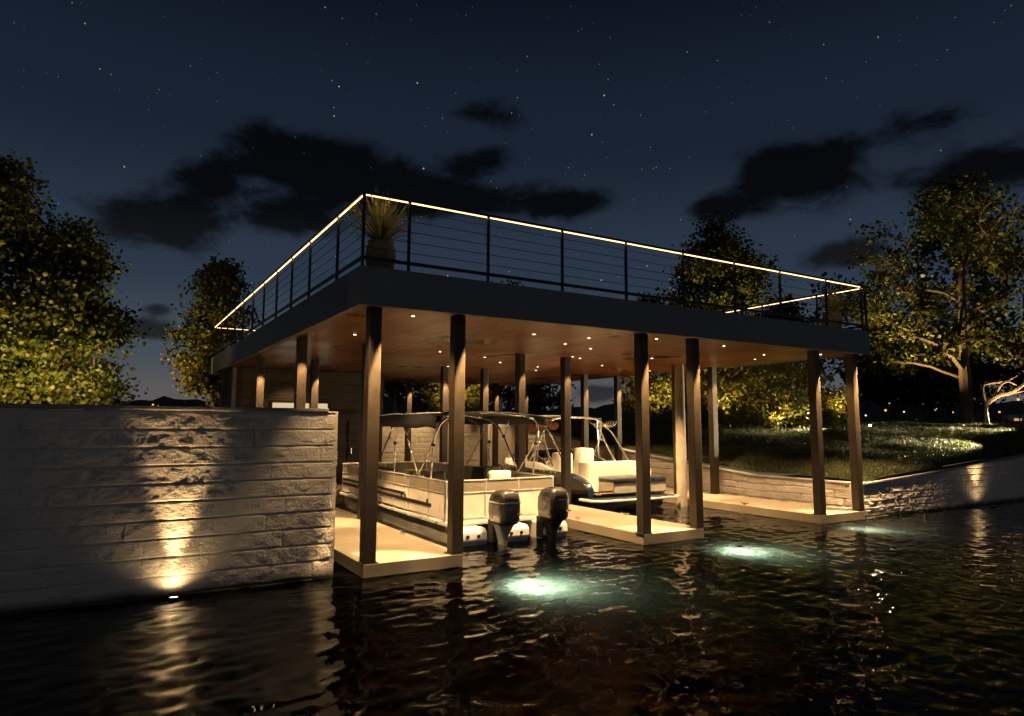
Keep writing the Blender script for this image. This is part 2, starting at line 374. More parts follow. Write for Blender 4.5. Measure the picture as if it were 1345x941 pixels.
# water
mw, nt, out = newmat('lake_water'); L = nt.links.new
tc = N(nt, 'ShaderNodeTexCoord')
def wave(scale, sx, sy, rot, det=2, dist=.6):
    mp = N(nt, 'ShaderNodeMapping', inp={'Scale': (sx, sy, 1), 'Rotation': (0, 0, R(rot))}); L(tc.outputs['Object'], mp.inputs[0])
    w = N(nt, 'ShaderNodeTexNoise', inp={'Scale': scale, 'Detail': det, 'Roughness': .5, 'Distortion': dist}); L(mp.outputs[0], w.inputs['Vector']); return w.outputs[0]
def madd(a, k, c=None):
    m = N(nt, 'ShaderNodeMath', operation='MULTIPLY_ADD', inp={1: k, 2: 0}); L(a, m.inputs[0])
    if c is not None: L(c, m.inputs[2])
    return m.outputs[0]
hgt_ = madd(wave(9, 1, 1.3, -40, 1, .8), .0022)
bp = N(nt, 'ShaderNodeBump', inp={'Strength': 1, 'Distance': 1}); L(hgt_, bp.inputs['Height'])
gl = N(nt, 'ShaderNodeBsdfGlossy', inp={'Roughness': .0, 'Color': (.93, .97, 1, 1)}); L(bp.outputs[0], gl.inputs['Normal'])
rf = N(nt, 'ShaderNodeBsdfRefraction', inp={'Roughness': .03, 'IOR': 1.33, 'Color': (.4, .43, .38, 1)}); L(bp.outputs[0], rf.inputs['Normal'])
tr = N(nt, 'ShaderNodeBsdfTransparent', inp={0: (.5, .55, .52, 1)})
mx1 = N(nt, 'ShaderNodeMixShader', inp={0: .0}); L(rf.outputs[0], mx1.inputs[1]); L(tr.outputs[0], mx1.inputs[2])
fz = N(nt, 'ShaderNodeFresnel', inp={0: 1.24}); L(bp.outputs[0], fz.inputs['Normal'])
mx2 = N(nt, 'ShaderNodeMixShader'); L(fz.outputs[0], mx2.inputs[0]); L(mx1.outputs[0], mx2.inputs[1]); L(gl.outputs[0], mx2.inputs[2]); L(mx2.outputs[0], out.inputs[0])
wr = np.random.default_rng(23); WV = []
for k in range(70):
    lam = .17 * (1.6 / .17) ** (wr.random() ** 1.25); th = R(118) + wr.normal(0, .75); WV.append((2 * math.pi / lam * math.cos(th), 2 * math.pi / lam * math.sin(th), wr.random() * 6.283, lam))
amp_ = np.array([l / (2 * math.pi) * .0125 * (1.35 if l < .5 else .7) for *_, l in WV])
def waves(X, Y):
    gust = .55 + .9 * fbm(X * .22 + 5, Y * .3, 91, 2)          # calmer and more ruffled patches
    wx, wy = X + .12 * np.sin(Y * 1.3), Y + .1 * np.sin(X * 1.1 + 2)
    z = 0
    for (kx, ky, ph, l), A in zip(WV, amp_): z = z + A * np.sin(kx * wx + ky * wy + ph)
    return z * gust
def wgrid(xs, ys, fx):
    X, Y = np.meshgrid(xs, ys, indexing='ij'); Z = waves(X, Y)
    e = np.clip(np.minimum.reduce([X - xs[0], xs[-1] - X, Y - ys[0]]) / 1.5, 0, 1) if fx else 1
    I = np.arange(X.size).reshape(X.shape)
    return np.stack([X, Y, Z * e], -1).reshape(-1, 3), np.stack([I[:-1, :-1], I[1:, :-1], I[1:, 1:], I[:-1, 1:]], -1).reshape(-1, 4)
v1, f1 = wgrid(np.arange(-12, 24.01, .045), np.arange(-13, 1.2501, .045), True)
yj = v1[:, 1].max(); v2, f2 = wgrid(np.arange(-.3, 13.2, .07), np.arange(yj, 16.7, .07), False)
fl_ = np.array([(-600, -300, 0), (600, -300, 0), (600, -13, 0), (-600, -13, 0), (-12, -13, 0), (-12, yj, 0), (-600, yj, 0), (24, -13, 0), (24, yj, 0), (600, yj, 0)], float)
nv_ = len(v1) + len(v2); ff = np.array([(0, 1, 2, 3), (3, 4, 5, 6), (7, 2, 9, 8)]) + nv_
tag(mesh_np('water', np.concatenate([v1, v2, fl_]), np.concatenate([f1, f2 + len(v1), ff]), mw, smooth=True), kind='structure')

# ------------------------------------------------------------------ docks
def dock(label, x0, x1, y0, y1):
    d = thing('dock', label, 'dock', group='docks of the boathouse')
    MB().box(x0, x1, y0, y1, .0, .2).build('deck_slab', M['concrete'], d, bevel=.012)
    for px in (x0 + .25, x1 - .25):
        for py in (y0 + 2.6, y0 + 6.4): MB().tube([(px, py, -1.2), (px, py, .0)], .11, 10).build('underwater_pile', M['pile'], d, smooth=True)
    for cy in (y0 + 2.2, y0 + 6.6):
        for cx in ((x0 + .12, x1 - .12) if x1 - x0 < 3 else (x0 + 1,)):
            m = MB(); m.box(cx - .025, cx + .025, cy - .04, cy + .04, .2, .235); m.tube([(cx, cy - .13, .25), (cx, cy - .06, .242), (cx, cy + .06, .242), (cx, cy + .13, .25)], .014, 8)
            m.build('cleat', M['chrome'], d, smooth=True)
    return d
dock('pale dock beside the tall stone wall, alongside the pontoon boat', .235, 1.84, .213, 11.2)
dock('pale finger dock between the pontoon boat and the navy motorboat', 5.56, 7.125, .213, 11.2)
dock('pale dock along the low wall on the lawn side', 10.83, 12.53, .213, 11.2)
dock('pale landing across the back of both slips under the wood-clad shed', .235, 12.53, 11.22, 16.1)

# ------------------------------------------------------------------ boathouse
SX, SY, Z0, Z1, ZR = 12.75, 16.28, 3.924, 4.501, 5.605
bh = thing('boathouse', 'open boathouse with flat deck roof, wooden ceiling and dark steel columns', 'boathouse')
MB().add([(0, 0, Z0), (SX, 0, Z0), (SX, SY, Z0), (0, SY, Z0), (0, 0, Z1), (SX, 0, Z1), (SX, SY, Z1), (0, SY, Z1),
          (.12, .12, Z0), (SX - .12, .12, Z0), (SX - .12, SY - .12, Z0), (.12, SY - .12, Z0), (.12, .12, Z1), (SX - .12, .12, Z1), (SX - .12, SY - .12, Z1), (.12, SY - .12, Z1)],
         [(0, 1, 5, 4), (1, 2, 6, 5), (2, 3, 7, 6), (3, 0, 4, 7), (8, 9, 13, 12), (9, 10, 14, 13), (10, 11, 15, 14), (11, 8, 12, 15),
          (0, 1, 9, 8), (1, 2, 10, 9), (2, 3, 11, 10), (3, 0, 8, 11), (4, 5, 13, 12), (5, 6, 14, 13), (6, 7, 15, 14), (7, 4, 12, 15)]).build('fascia', M['fascia'], bh, bevel=.008)
MB().box(.122, SX - .122, .122, SY - .122, Z0 + .012, Z0 + .05).build('ceiling', M['ceiling'], bh)
MB().box(.122, SX - .122, .122, SY - .122, Z1 - .06, Z1 - .004).build('roof_deck', M['deckfloor'], bh)
cols = []
CS = .095
for cx in (.335, 1.745, 5.655, 7.03, 10.95, 12.42):
    for cy in (.31, 4.7, 9.05, 15.2):
        zb = .2
        mbx = MB().box(-CS, CS, -CS, CS, 0, Z0 + .012 - zb)
        c = mbx.build('column', M['bronze'], bh, bevel=.008); c.location = (cx, cy, zb)
        bpz = MB().box(-CS - .03, CS + .03, -CS + .0, CS + .03, 0, .012).build('base_plate', M['bronze'], None); bpz.parent = c
        cols.append((cx, cy))
def downlight(x, y, glow=True):
    d = MB().lathe([(.028, 0), (.05, 0), (.055, -.008), (.03, -.01), (.028, -.002)], n=16).build('downlight', M['black'], bh, smooth=True); d.location = (x, y, Z0 + .011)
    if glow:
        MB().lathe([(.001, -.012), (.03, -.012), (.03, -.0125), (.001, -.0125)], n=16).build('lens', M['lens'], None).parent = d
    return d
WCOL = []
for cx, cy in cols:
    if cy > 12 and cx < 7: continue
    dx = random.uniform(-.05, .16); dy = .235 if cy < 1 else random.uniform(.25, .34)
    first = cy < 1
    yy = cy - CS - (.16 if first else .2)
    xx = cx + (.13 if first else random.uniform(-.05, .12))
    yy = max(yy, .05) if not first else cy - CS - .165
    e = 620 if first else random.choice([140, 190, 240])
    if not first: downlight(xx, max(yy, .2), random.random() < .12)
    lamp('column_spot', 'SPOT', (xx, yy, Z0 - .03), e, WARM, (xx + .03, yy + (.12 if first else .22), 0), 33 if first else 40, .45, .025)
for x, y, e in ((1.09, .62, 60), (5.12, 1.24, 40), (5.3, 2.3, 0), (3.9, 1.37, 230), (8.4, .7, 100), (10.65, 1.43, 40), (11.4, 2.3, 50), (7.42, 4.6, 0), (7.94, 7.39, 30), (9.28, 6.0, 130),
                (5.24, 5.77, 0), (3.7, 5.2, 220), (8.6, 8.5, 110), (3.7, 9.5, 40), (7.0, 13, 20), (10, 12.9, 20), (11.3, 12.3, 0), (1.0, 3.3, 120), (1.05, 7.3, 20), (6.3, 2.7, 60), (6.3, 6.8, 50), (11.7, 6.6, 24), (1.9, 12.2, 26), (9.0, 3.6, 270), (6.35, .62, 50), (11.7, .62, 50)):
    downlight(x, y, y < 9.2)
    if e: lamp('ceiling_spot', 'SPOT', (x, y, Z0 - .03), e * 1.7, WARM, (x, y, 0), 100, 1, .04)

lamp('column_spot', 'SPOT', (12.55, .03, Z0 - .03), 420, WARM, (13.6, .2, 0), 80, 1, .03)
for x, e in ((6.5, 60), (7.9, 90), (9.6, 50), (11.6, 60)): downlight(x, 15.4, False); lamp('ceiling_spot', 'SPOT', (x, 15.4, Z0 - .03), e, WARM, (x, 16.2, .8), 55, .9, .03)
for y in (1.6, 4.4, 7.2): lamp('ceiling_spot', 'SPOT', (11.75, y, Z0 - .03), 70, WARM, (12.74, y + .3, .3), 70, 1, .03)
lamp('column_spot', 'SPOT', (.1, .06, Z0 - .03), 85, WARM, (-.25, .35, 0), 58, 1, .04)
# railing: four sides, each a part of the boathouse with its own posts, cables and light strip
def railing(p0, p1, posts, trim=0):
    p0, p1 = Vector(p0), Vector(p1); d = (p1 - p0).normalized(); Ln = (p1 - p0).length; nrm = Vector((d.y, -d.x, 0))
    def bar(a, b, w, z0, z1, off=0):
        m = MB(); A, B = p0 + d * a + nrm * off, p0 + d * b + nrm * off; q = nrm * w
        return m.add([(A - q).to_tuple()[:2] + (z0,), (A + q).to_tuple()[:2] + (z0,), (B + q).to_tuple()[:2] + (z0,), (B - q).to_tuple()[:2] + (z0,),
                      (A - q).to_tuple()[:2] + (z1,), (A + q).to_tuple()[:2] + (z1,), (B + q).to_tuple()[:2] + (z1,), (B - q).to_tuple()[:2] + (z1,)],
                     [(0, 1, 2, 3), (4, 7, 6, 5), (0, 4, 5, 1), (1, 5, 6, 2), (2, 6, 7, 3), (3, 7, 4, 0)])
    r = bar(trim, Ln - trim, .03, ZR - .022, ZR + .018).build('railing', M['black'], bh, bevel=.004)
    bar(trim, Ln - trim, .018, Z1 + .1, Z1 + .15).build('bottom_rail', M['black'], r)
    for a in posts:
        bar(a - .019, a + .019, .021, Z1 - .003, ZR - .024).build('post', M['black'], r)
    for z in np.linspace(Z1 + .29, ZR - .16, 5):
        m = MB(); pts = []
        for i in range(int(Ln / .7) + 1):
            t = trim + (Ln - 2 * trim) * i / int(Ln / .7); pts.append(p0 + d * t + Vector((0, 0, z + random.uniform(-.004, .004))))
        m.tube(pts, .0055, 6).build('cable', M['black'], r, smooth=True)
    mid = (p0 + p1) / 2; al = lamp('led_line', 'AREA', (mid.x + nrm.x * .0, mid.y, ZR - .045), 2.4, (1, .6, .24)); al.data.shape = 'RECTANGLE'; al.data.size = Ln - .1; al.data.size_y = .03; al.rotation_euler.z = math.atan2(d.y, d.x)
    edges = sorted(list(posts) + [trim, Ln - trim])
    for a, b_ in zip(edges, edges[1:]):
        if b_ - a < .2: continue
        bar(a + .03, b_ - .03, .01, ZR - .037, ZR - .024).build('led_strip', M['led'], r)
    return r
railing((.04, .04, 0), (SX - .04, .04, 0), [0, .72, 2.1, 3.58, 5.03, 6.5, 7.98, 9.45, 11.1, 12.5, SX - .08])
railing((.04, SY - .04, 0), (.04, .04, 0), [SY - .08 - y for y in (1.28, 3.05, 4.48, 5.9, 7.35, 8.77, 10.2, 11.65, 13.1, 14.5, 16.2)], .04)
railing((SX - .04, .04, 0), (SX - .04, SY - .04, 0), [1.3, 3.0, 4.5, 6.0, 7.5, 9, 10.5, 12, 13.5, 15, 16.18], .04)
railing((SX - .04, SY - .04, 0), (.04, SY - .04, 0), [1.5, 3, 4.5, 6, 7.5, 9, 10.5, 12], .04)

# ------------------------------------------------------------------ shed at the back
sh = thing('shed', 'dark wood-clad shed with one lit window under the boathouse roof', 'shed')
MB().box(.3, 5.1, 12.8, 16.0, .2, Z0 - .002).build('siding', M['siding'], sh)
MB().box(.2, .31, 12.69, 12.82, .2, Z0 - .003).build('corner_trim', M['fascia'], sh)
w = MB()
w.box(1.35, 3.25, 12.76, 12.797, 1.9, 1.97); w.box(1.35, 3.25, 12.76, 12.797, 2.86, 2.93); w.box(1.35, 1.42, 12.76, 12.797, 1.972, 2.858); w.box(3.18, 3.25, 12.76, 12.797, 1.972, 2.858); w.box(2.27, 2.33, 12.765, 12.797, 1.972, 2.858)
wf = w.build('window_frame', M['black'], sh)
MB().box(1.422, 3.178, 12.785, 12.794, 1.974, 2.856).build('pane', M['win'], wf)
dr = MB().box(3.9, 4.8, 12.765, 12.797, .21, 2.3).build('door', M['siding'], sh, bevel=.005)
MB().tube([(4.0, 12.72, 1.2), (4.0, 12.72, 1.4)], .012).build('handle', M['chrome'], dr)
# concrete mooring pile beside the right dock
pl = thing('mooring_pile', 'round weathered concrete pile standing in the water off the navy motorboat', 'pile', (10.62, 4.25, 0))
MB().lathe([(.145, -1.1), (.145, 1.7), (.138, 1.72), (.132, 3.85), (.12, 3.9)], n=20).build('shaft', M['pile'], None, smooth=True).parent = pl

def place(o, loc): o.location = loc
# ------------------------------------------------------------------ underwater lights and wall uplights
def uplight(name, label, loc, aim, lens, group):
    t = thing(name, label, 'light', loc, group)
    q = Vector(aim).to_track_quat('Z', 'Y')
    for nm, pr, mt in (('housing', [(.03, -.12), (.06, -.1), (.065, 0), (.055, .004), (.05, -.01)], M['black']), ('lens', [(.001, -.006), (.05, -.006), (.05, 0), (.001, .002)], lens)):
        ob = MB().lathe(pr, n=14).build(nm, mt, None, smooth=True); ob.parent = t; ob.rotation_euler = q.to_euler()
    return t
uplight('wall_uplight', 'small warm uplight in the water at the foot of the tall stone wall', (-2.17, .3, .03), (0, .12, 1), M['warmlens'], 'uplights washing the stone walls')
uplight('wall_uplight', 'small warm uplight in the water at the foot of the far right wall', (18.05, -.1, .03), (0, .15, 1), M['warmlens'], 'uplights washing the stone walls')
lamp('wall_wash', 'SPOT', (-2.17, .35, .06), 100, (1, .62, .26), (-2.17, .43, 2.4), 38, 1, .05)
lamp('wall_wash', 'SPOT', (-2.17, .34, .05), 5, (1, .64, .28), (-2.17, .6, 1.2), 140, 1, .05)
lamp('wall_wash', 'SPOT', (18.05, -.03, .06), 62, (1, .62, .26), (18.05, .02, 1.4), 64, 1, .05)
lamp('wall_wash', 'SPOT', (18.05, -.04, .05), 2.5, (1, .64, .28), (18.05, .2, 1.2), 140, 1, .05)
for lx, ly, lab, e in ((2.5, -.72, 'bright pale green underwater lamp glowing before the pontoon boat', 90), (7.2, -.57, 'bright pale green underwater lamp glowing off the end of the middle dock', 75), (11.65, -.32, 'faint green underwater lamp glowing off the lawn-side dock', 26)):
    uplight('underwater_light', lab, (lx, ly, -.2), (0, 0, -1), M['uwlens'], 'underwater lamps before the slips')
    lamp('underwater_spot', 'SPOT', (lx, ly, -.24), e * 1.25, (1, 1, .9), (lx, ly, -1), 118, 1, .05)
    lamp('underwater_spot', 'SPOT', (lx + .05, ly - .02, -.235), e * 2.6, (.95, 1, .86), (lx + .25, ly - .12, -1), 168, 1, .05)
for lx, ly, lab, e in ((1.5, -2.32, 'small added disc glowing like a reflection nearest the viewer, before the pontoon boat', 2.5), (5.65, -1.95, 'small added disc glowing like a reflection beyond the end of the middle dock', 1.5), (9.5, -2.1, 'small added disc glowing like a reflection in open water farthest right', 3)):
    t_ = uplight('underwater_light', lab, (lx, ly, -.26), (0, 0, 1), M['uwlens'], 'underwater lamps before the slips'); t_.scale = (.4, .4, .4)  # glowing discs added for reflected glints on the water, not lamps
# ------------------------------------------------------------------ pontoon boat
pb = thing('pontoon_boat', 'cream pontoon boat with dark canopy and twin outboards, moored beside the left dock', 'boat')
def rrect(cx, cy, z, hw, hl, r, n=5):
    pts = []
    for sx, sy, a0 in ((1, 1, 0), (-1, 1, 90), (-1, -1, 180), (1, -1, 270)):
        for k in range(n):
            a = R(a0 + 90 * k / (n - 1)); pts.append((cx + sx * (hw - r) + r * math.cos(a), cy + sy * (hl - r) + r * math.sin(a), z))
    return pts
def pontoon(cx):
    rings = []
    for y, s, dz in ((1.95, .55, -.04), (1.97, .8, 0), (2.1, .95, 0), (2.3, 1, 0), (7.9, 1, 0), (8.4, .9, .05), (8.8, .62, .12), (9.1, .15, .2)):
        rings.append([(cx + x * s, y, .05 + dz + z * s) for x, z in [(.3 * math.copysign(abs(math.cos(R(a))) ** .55, math.cos(R(a))), .27 * math.copysign(abs(math.sin(R(a))) ** .6, math.sin(R(a)))) for a in range(0, 360, 15)]])
    p = MB().loft(rings).build('pontoon', M['alu'], pb, smooth=True)
    m = MB()
    m.loft([rrect(cx, 0, 0, .3, .02, .02, 3)], cap=False) if 0 else None
    # stern bracket: rounded plate pod with two drain holes
    pod = MB(); prof = [(1.75, .0), (1.68, .1), (1.7, .24), (1.78, .3), (2.3, .3), (2.3, -.15), (1.95, -.15)]
    pod.loft([[(cx - .29, y, z) for y, z in prof], [(cx + .29, y, z) for y, z in prof]]).build('stern_pod', M['white_gel'], p, bevel=.02)
    hl = MB()
    for hx in (-.12, .1): hl.tube([(cx + hx, 1.667, .17), (cx + hx, 1.72, .17)], .03, 10)
    hl.build('drain_hole', M['black'], p)
for cx in (2.8, 3.72, 4.62): pontoon(cx)
MB().box(2.45, 4.95, 2.1, 8.75, .305, .38).build('deck', M['cream'], pb, bevel=.015)
XL, XRr, YS, YB, ZD, ZT = 2.47, 4.93, 2.22, 8.6, .4, 1.13
def rails(name, pts, parent):
    m = MB(); m.tube(pts, .019, 8); return m.build(name, M['alu'], parent, smooth=True)
def fence(a, b, panels, zpan=(.42, .86)):
    a, b = Vector(a), Vector(b); d = (b - a); Ln = d.length; d.normalize(); n = Vector((d.y, -d.x, 0))
    f = rails('railing', [a + Vector((0, 0, ZT)), b + Vector((0, 0, ZT))], pb)
    rails('lower_rail', [a + Vector((0, 0, .43)), b + Vector((0, 0, .43))], f)
    rails('middle_rail', [a + Vector((0, 0, .9)), b + Vector((0, 0, .9))], f)
    for t in panels: rails('post', [a + d * t + Vector((0, 0, .38)), a + d * t + Vector((0, 0, ZT))], f)
    def pan(t0, t1, z0, z1, mat, nm, off):
        p, q = a + d * t0 + n * off, a + d * t1 + n * off
        m = MB(); w = n * .006
        m.add([(*(p - w).xy, z0), (*(p + w).xy, z0), (*(q + w).xy, z0), (*(q - w).xy, z0), (*(p - w).xy, z1), (*(p + w).xy, z1), (*(q + w).xy, z1), (*(q - w).xy, z1)], [(0, 1, 2, 3), (4, 7, 6, 5), (0, 4, 5, 1), (1, 5, 6, 2), (2, 6, 7, 3), (3, 7, 4, 0)])
        return m.build(nm, mat, f)
    return f, pan
# left side facing the dock: gate about the middle, stripes of dark trim
f, pan = fence((XL, YS, 0), (XL, YB, 0), [.01, .75, 1.75, 1.95, 2.6, 3.3, 4.2, 5.2, 6.3])
pan(.0, 6.36, .915, 1.115, M['tan'], 'upper_panel', 0); pan(.0, 6.36, .445, .885, M['cream'], 'side_panel', 0)
for z0, z1, t0, t1 in ((.72, .77, 1.98, 6.3), (.6, .665, .6, 6.3)): pan(t0, t1, z0, z1, M['blackvinyl'], 'trim_stripe', -.014)
f, pan = fence((XRr, YB, 0), (XRr, YS, 0), [.01, 1.2, 2.4, 3.6, 4.8, 6.3])
pan(.0, 6.36, .915, 1.115, M['tan'], 'upper_panel', 0); pan(.0, 6.36, .445, .885, M['cream'], 'side_panel', 0)
f, pan = fence((XRr, YS, 0), (XL, YS, 0), [.02, .85, 1.6, 2.44])
pan(.0, 2.46, .915, 1.115, M['tan'], 'upper_panel', 0); pan(.0, 2.46, .445, .885, M['cream'], 'stern_panel', 0)
f, pan = fence((XL, YB, 0), (XRr, YB, 0), [.02, 1.2, 2.44]); pan(0, 2.46, .445, 1.115, M['tan'], 'bow_panel', 0)
for y in (2.96, 4.1, 4.3):
    MB().box(XL - .03, XL - .012, y, y + .05, .66, .74).build('gate_latch', M['blackvinyl'], pb, bevel=.004)
m = MB()
for y in np.arange(2.5, 8.5, .75): m.box(2.40, 2.449, y, y + .09, .345, .372)
m.build('deck_cleats', M['alu'], pb)
# seats
def seat(x0, x1, y0, y1, z0, zs, back, mat, name='seat'):
    s = MB().box(x0, x1, y0, y1, z0, zs).build(name, mat, pb, bevel=.04)
    bx = {'s': (x0, x1, y0 - .02, y0 + .16), 'w': (x0 - .02, x0 + .16, y0, y1), 'e': (x1 - .16, x1 + .02, y0, y1), 'n': (x0, x1, y1 - .16, y1 + .02)}[back]
    MB().box(*bx, zs - .05, zs + .36).build('seat_back', mat, s, bevel=.05); return s
seat(3.2, 4.8, 2.45, 3.1, .39, .74, 's', M['vinyl'])
MB().box(3.6, 4.1, 2.5, 2.66, .9, 1.27).build('headrest', M['vinyl'], pb, bevel=.05)
seat(2.6, 3.2, 4.4, 7.6, .39, .82, 'w', M['blackvinyl']); seat(4.2, 4.8, 4.6, 7.9, .39, .82, 'e', M['greyvinyl'])
con = MB().loft([rrect(4.4, 4.0, .39, .3, .35, .06), rrect(4.4, 4.0, 1.0, .3, .33, .06), rrect(4.4, 4.1, 1.25, .28, .2, .06)]).build('helm_console', M['blackvinyl'], pb, smooth=True, bevel=.01)
m = MB(); m.tube([(4.4 + .17 * math.cos(a), 3.68 - .05 * math.sin(a), 1.17 + .16 * math.sin(a)) for a in np.linspace(0, 2 * math.pi, 20)], .014, 6); m.tube([(4.4, 3.68, 1.17), (4.4, 3.85, 1.12)], .02, 6); m.tube([(4.24, 3.68, 1.17), (4.56, 3.68, 1.17)], .01, 6)
m.build('steering_wheel', M['black'], con, smooth=True)
seat(2.7, 3.15, 3.2, 3.75, .39, .86, 'n', M['blackvinyl'], 'helm_chair')
# canopy
cv = []
xs = np.linspace(2.42, 4.98, 13); ys = np.linspace(2.55, 6.9, 24)
def cz(x, y): u = (x - 3.7) / 1.28; return 2.47 - .07 * u * u - .03 * max(0, (3.0 - y) / .45) + .012 * math.sin((y - 2.5) * 3.4)
rings = []
for y in ys:
    rg = [(2.40, y, cz(2.42, y) - .27 + .012 * math.sin(y * 5)), (2.395, y, cz(2.42, y) - .12)] + [(x, y, cz(x, y)) for x in xs] + [(5.005, y, cz(4.98, y) - .12), (5.0, y, cz(4.98, y) - .2)]
    rings.append(rg)
cn = MB().loft(rings, cap=False, closed=False).build('canopy', M['canvas'], pb, smooth=True)
md = cn.modifiers.new('thick', 'SOLIDIFY'); md.thickness = .014
def arc(p, q, r, n=6):
    return [Vector(p).lerp(Vector(q), t) for t in np.linspace(0, 1, n)]
def smoothpath(pts, n=7):
    P = [Vector(p) for p in pts]; P = [P[0]] + P + [P[-1]]; out = []
    for i in range(1, len(P) - 2):
        for t in np.linspace(0, 1, n, endpoint=False):
            a, b, c, d = P[i - 1], P[i], P[i + 1], P[i + 2]
            out.append(.5 * ((2 * b) + (c - a) * t + (2 * a - 5 * b + 4 * c - d) * t * t + (3 * b - a - 3 * c + d) * t ** 3))
    return out + [P[-1]]
for s, X in ((1, 2.5), (-1, 4.9)):
    i = s * .0
    fr = MB().tube(smoothpath([(X, 3.55, 1.13), (X, 4.1, 1.8), (X + s * .02, 4.45, 2.16), (X + s * .12, 4.75, 2.31), (X + s * .35, 4.85, 2.36)]), .02, 8).build('canopy_frame', M['chrome'], pb, smooth=True)
    MB().tube(smoothpath([(X, 2.95, 1.13), (X, 2.85, 1.75), (X + s * .03, 2.72, 2.1), (X + s * .16, 2.64, 2.3), (X + s * .42, 2.62, 2.37)]), .022, 8).build('strut', M['chrome'], fr, smooth=True)
    MB().tube(smoothpath([(X, 3.6, 1.13), (X, 3.1, 1.6), (X, 2.8, 1.95)]), .014, 8).build('strut', M['chrome'], fr, smooth=True)
    MB().tube(smoothpath([(X, 6.1, 1.13), (X, 5.3, 1.9), (X + s * .05, 5.25, 2.15), (X + s * .2, 5.6, 2.33)]), .018, 8).build('strut', M['chrome'], fr, smooth=True)
    MB().tube(smoothpath([(X, 4.2, 1.93), (X, 4.05, 2.12), (X + s * .1, 3.8, 2.3)]), .013, 8).build('strut', M['chrome'], fr, smooth=True)
    MB().tube([(X, 4.9, 1.13), (X, 4.9, 1.78)], .016, 8).build('strut', M['chrome'], fr, smooth=True)
    MB().tube([(X, 4.9, 1.78), (X, 4.75, 2.3)], .012, 8).build('strut', M['chrome'], fr, smooth=True)
    for q in ((X, 2.84, 1.8), (X, 4.9, 1.78), (X, 4.2, 1.93)): MB().box(q[0] - .03, q[0] + .03, q[1] - .03, q[1] + .03, q[2] - .035, q[2] + .035).build('clamp', M['black'], fr, bevel=.01)
for y in (2.62, 4.8, 5.7): MB().tube(smoothpath([(2.8, y, 2.36), (3.7, y, 2.435), (4.6, y, 2.36)]), .018, 8).build('canopy_bow', M['chrome'], pb, smooth=True)
# outboards
def outboard(cx, cy, mat, legmat):
    rings = []
    for z, hw, hl, dy, r in ((.36, .1, .16, .02, .06), (.4, .17, .25, 0, .1), (.46, .2, .29, 0, .11), (.62, .212, .3, 0, .11), (.78, .208, .295, -.01, .11), (.8, .2, .285, -.01, .1), (.81, .207, .29, -.01, .1), (.9, .195, .26, -.03, .1), (.965, .17, .21, -.05, .1), (1.0, .12, .15, -.06, .08), (1.012, .05, .07, -.06, .03)):
        rings.append(rrect(cx, cy + dy, z, hw, hl, r, 6))
    ob = MB().loft(rings).build('outboard', mat, pb, smooth=True)
    v = MB()
    sl = []
    for a, z, dep in ((-.155, .845, 0), (-.13, .93, .012), (.13, .93, .012), (.155, .845, 0)): sl.append((cx + a, cy - .285 + (z - .845) * .22, z))
    v.add([(p[0], p[1] - .006, p[2]) for p in sl] + [(p[0], p[1] + .05, p[2]) for p in sl], [(0, 1, 2, 3), (4, 7, 6, 5), (0, 4, 5, 1), (1, 5, 6, 2), (2, 6, 7, 3), (3, 7, 4, 0)])
    for s in (-1, 1):
        q = [(cx + s * .2, cy - .2, .83), (cx + s * .2, cy + .1, .83), (cx + s * .186, cy + .02, .92), (cx + s * .186, cy - .14, .92)]
        v.add([(p[0] + s * .008, p[1], p[2]) for p in q] + [(p[0] - s * .05, p[1], p[2]) for p in q], [(0, 1, 2, 3), (4, 7, 6, 5), (0, 4, 5, 1), (1, 5, 6, 2), (2, 6, 7, 3), (3, 7, 4, 0)])
    v.build('air_vent', M['black'], ob, bevel=.006)
    lg = MB().loft([rrect(cx, cy + dy, z, hw, hl, min(hw, hl) * .7, 5) for z, hw, hl, dy in ((.38, .15, .22, .02), (.3, .12, .17, .03), (.18, .075, .13, .05), (.05, .05, .11, .05), (-.15, .045, .12, .05), (-.35, .04, .12, .04))]).build('lower_unit', legmat, ob, smooth=True)
    MB().box(cx - .1, cx + .1, cy - .2, cy + .2, -.19, -.175).build('cavitation_plate', legmat, ob) 
    MB().loft([rrect(cx, cy + .32, z, .11, .12, .03, 4) for z in (.02, .42)]).build('mount_bracket', M['black'], ob, bevel=.01)
    MB().loft([rrect(cx, cy - .012, z, .215, .302, .11, 6) for z in (.775, .795)]).build('cowl_seam', M['chrome'] if mat is M['cowl'] else M['cowl'], ob, smooth=True)
    MB().box(cx + .1, cx + .205, cy - .305, cy - .29, .57, .6).build('cowl_badge', M['alu'], ob)
    return ob
tag(outboard(3.33, 1.5, M['cowl'], M['leg']), 'grey outboard with leg coloured as if lit from the water'); tag(outboard(4.42, 1.5, M['cowldark'], M['cowldark']), 'darker outboard nearest the middle dock')

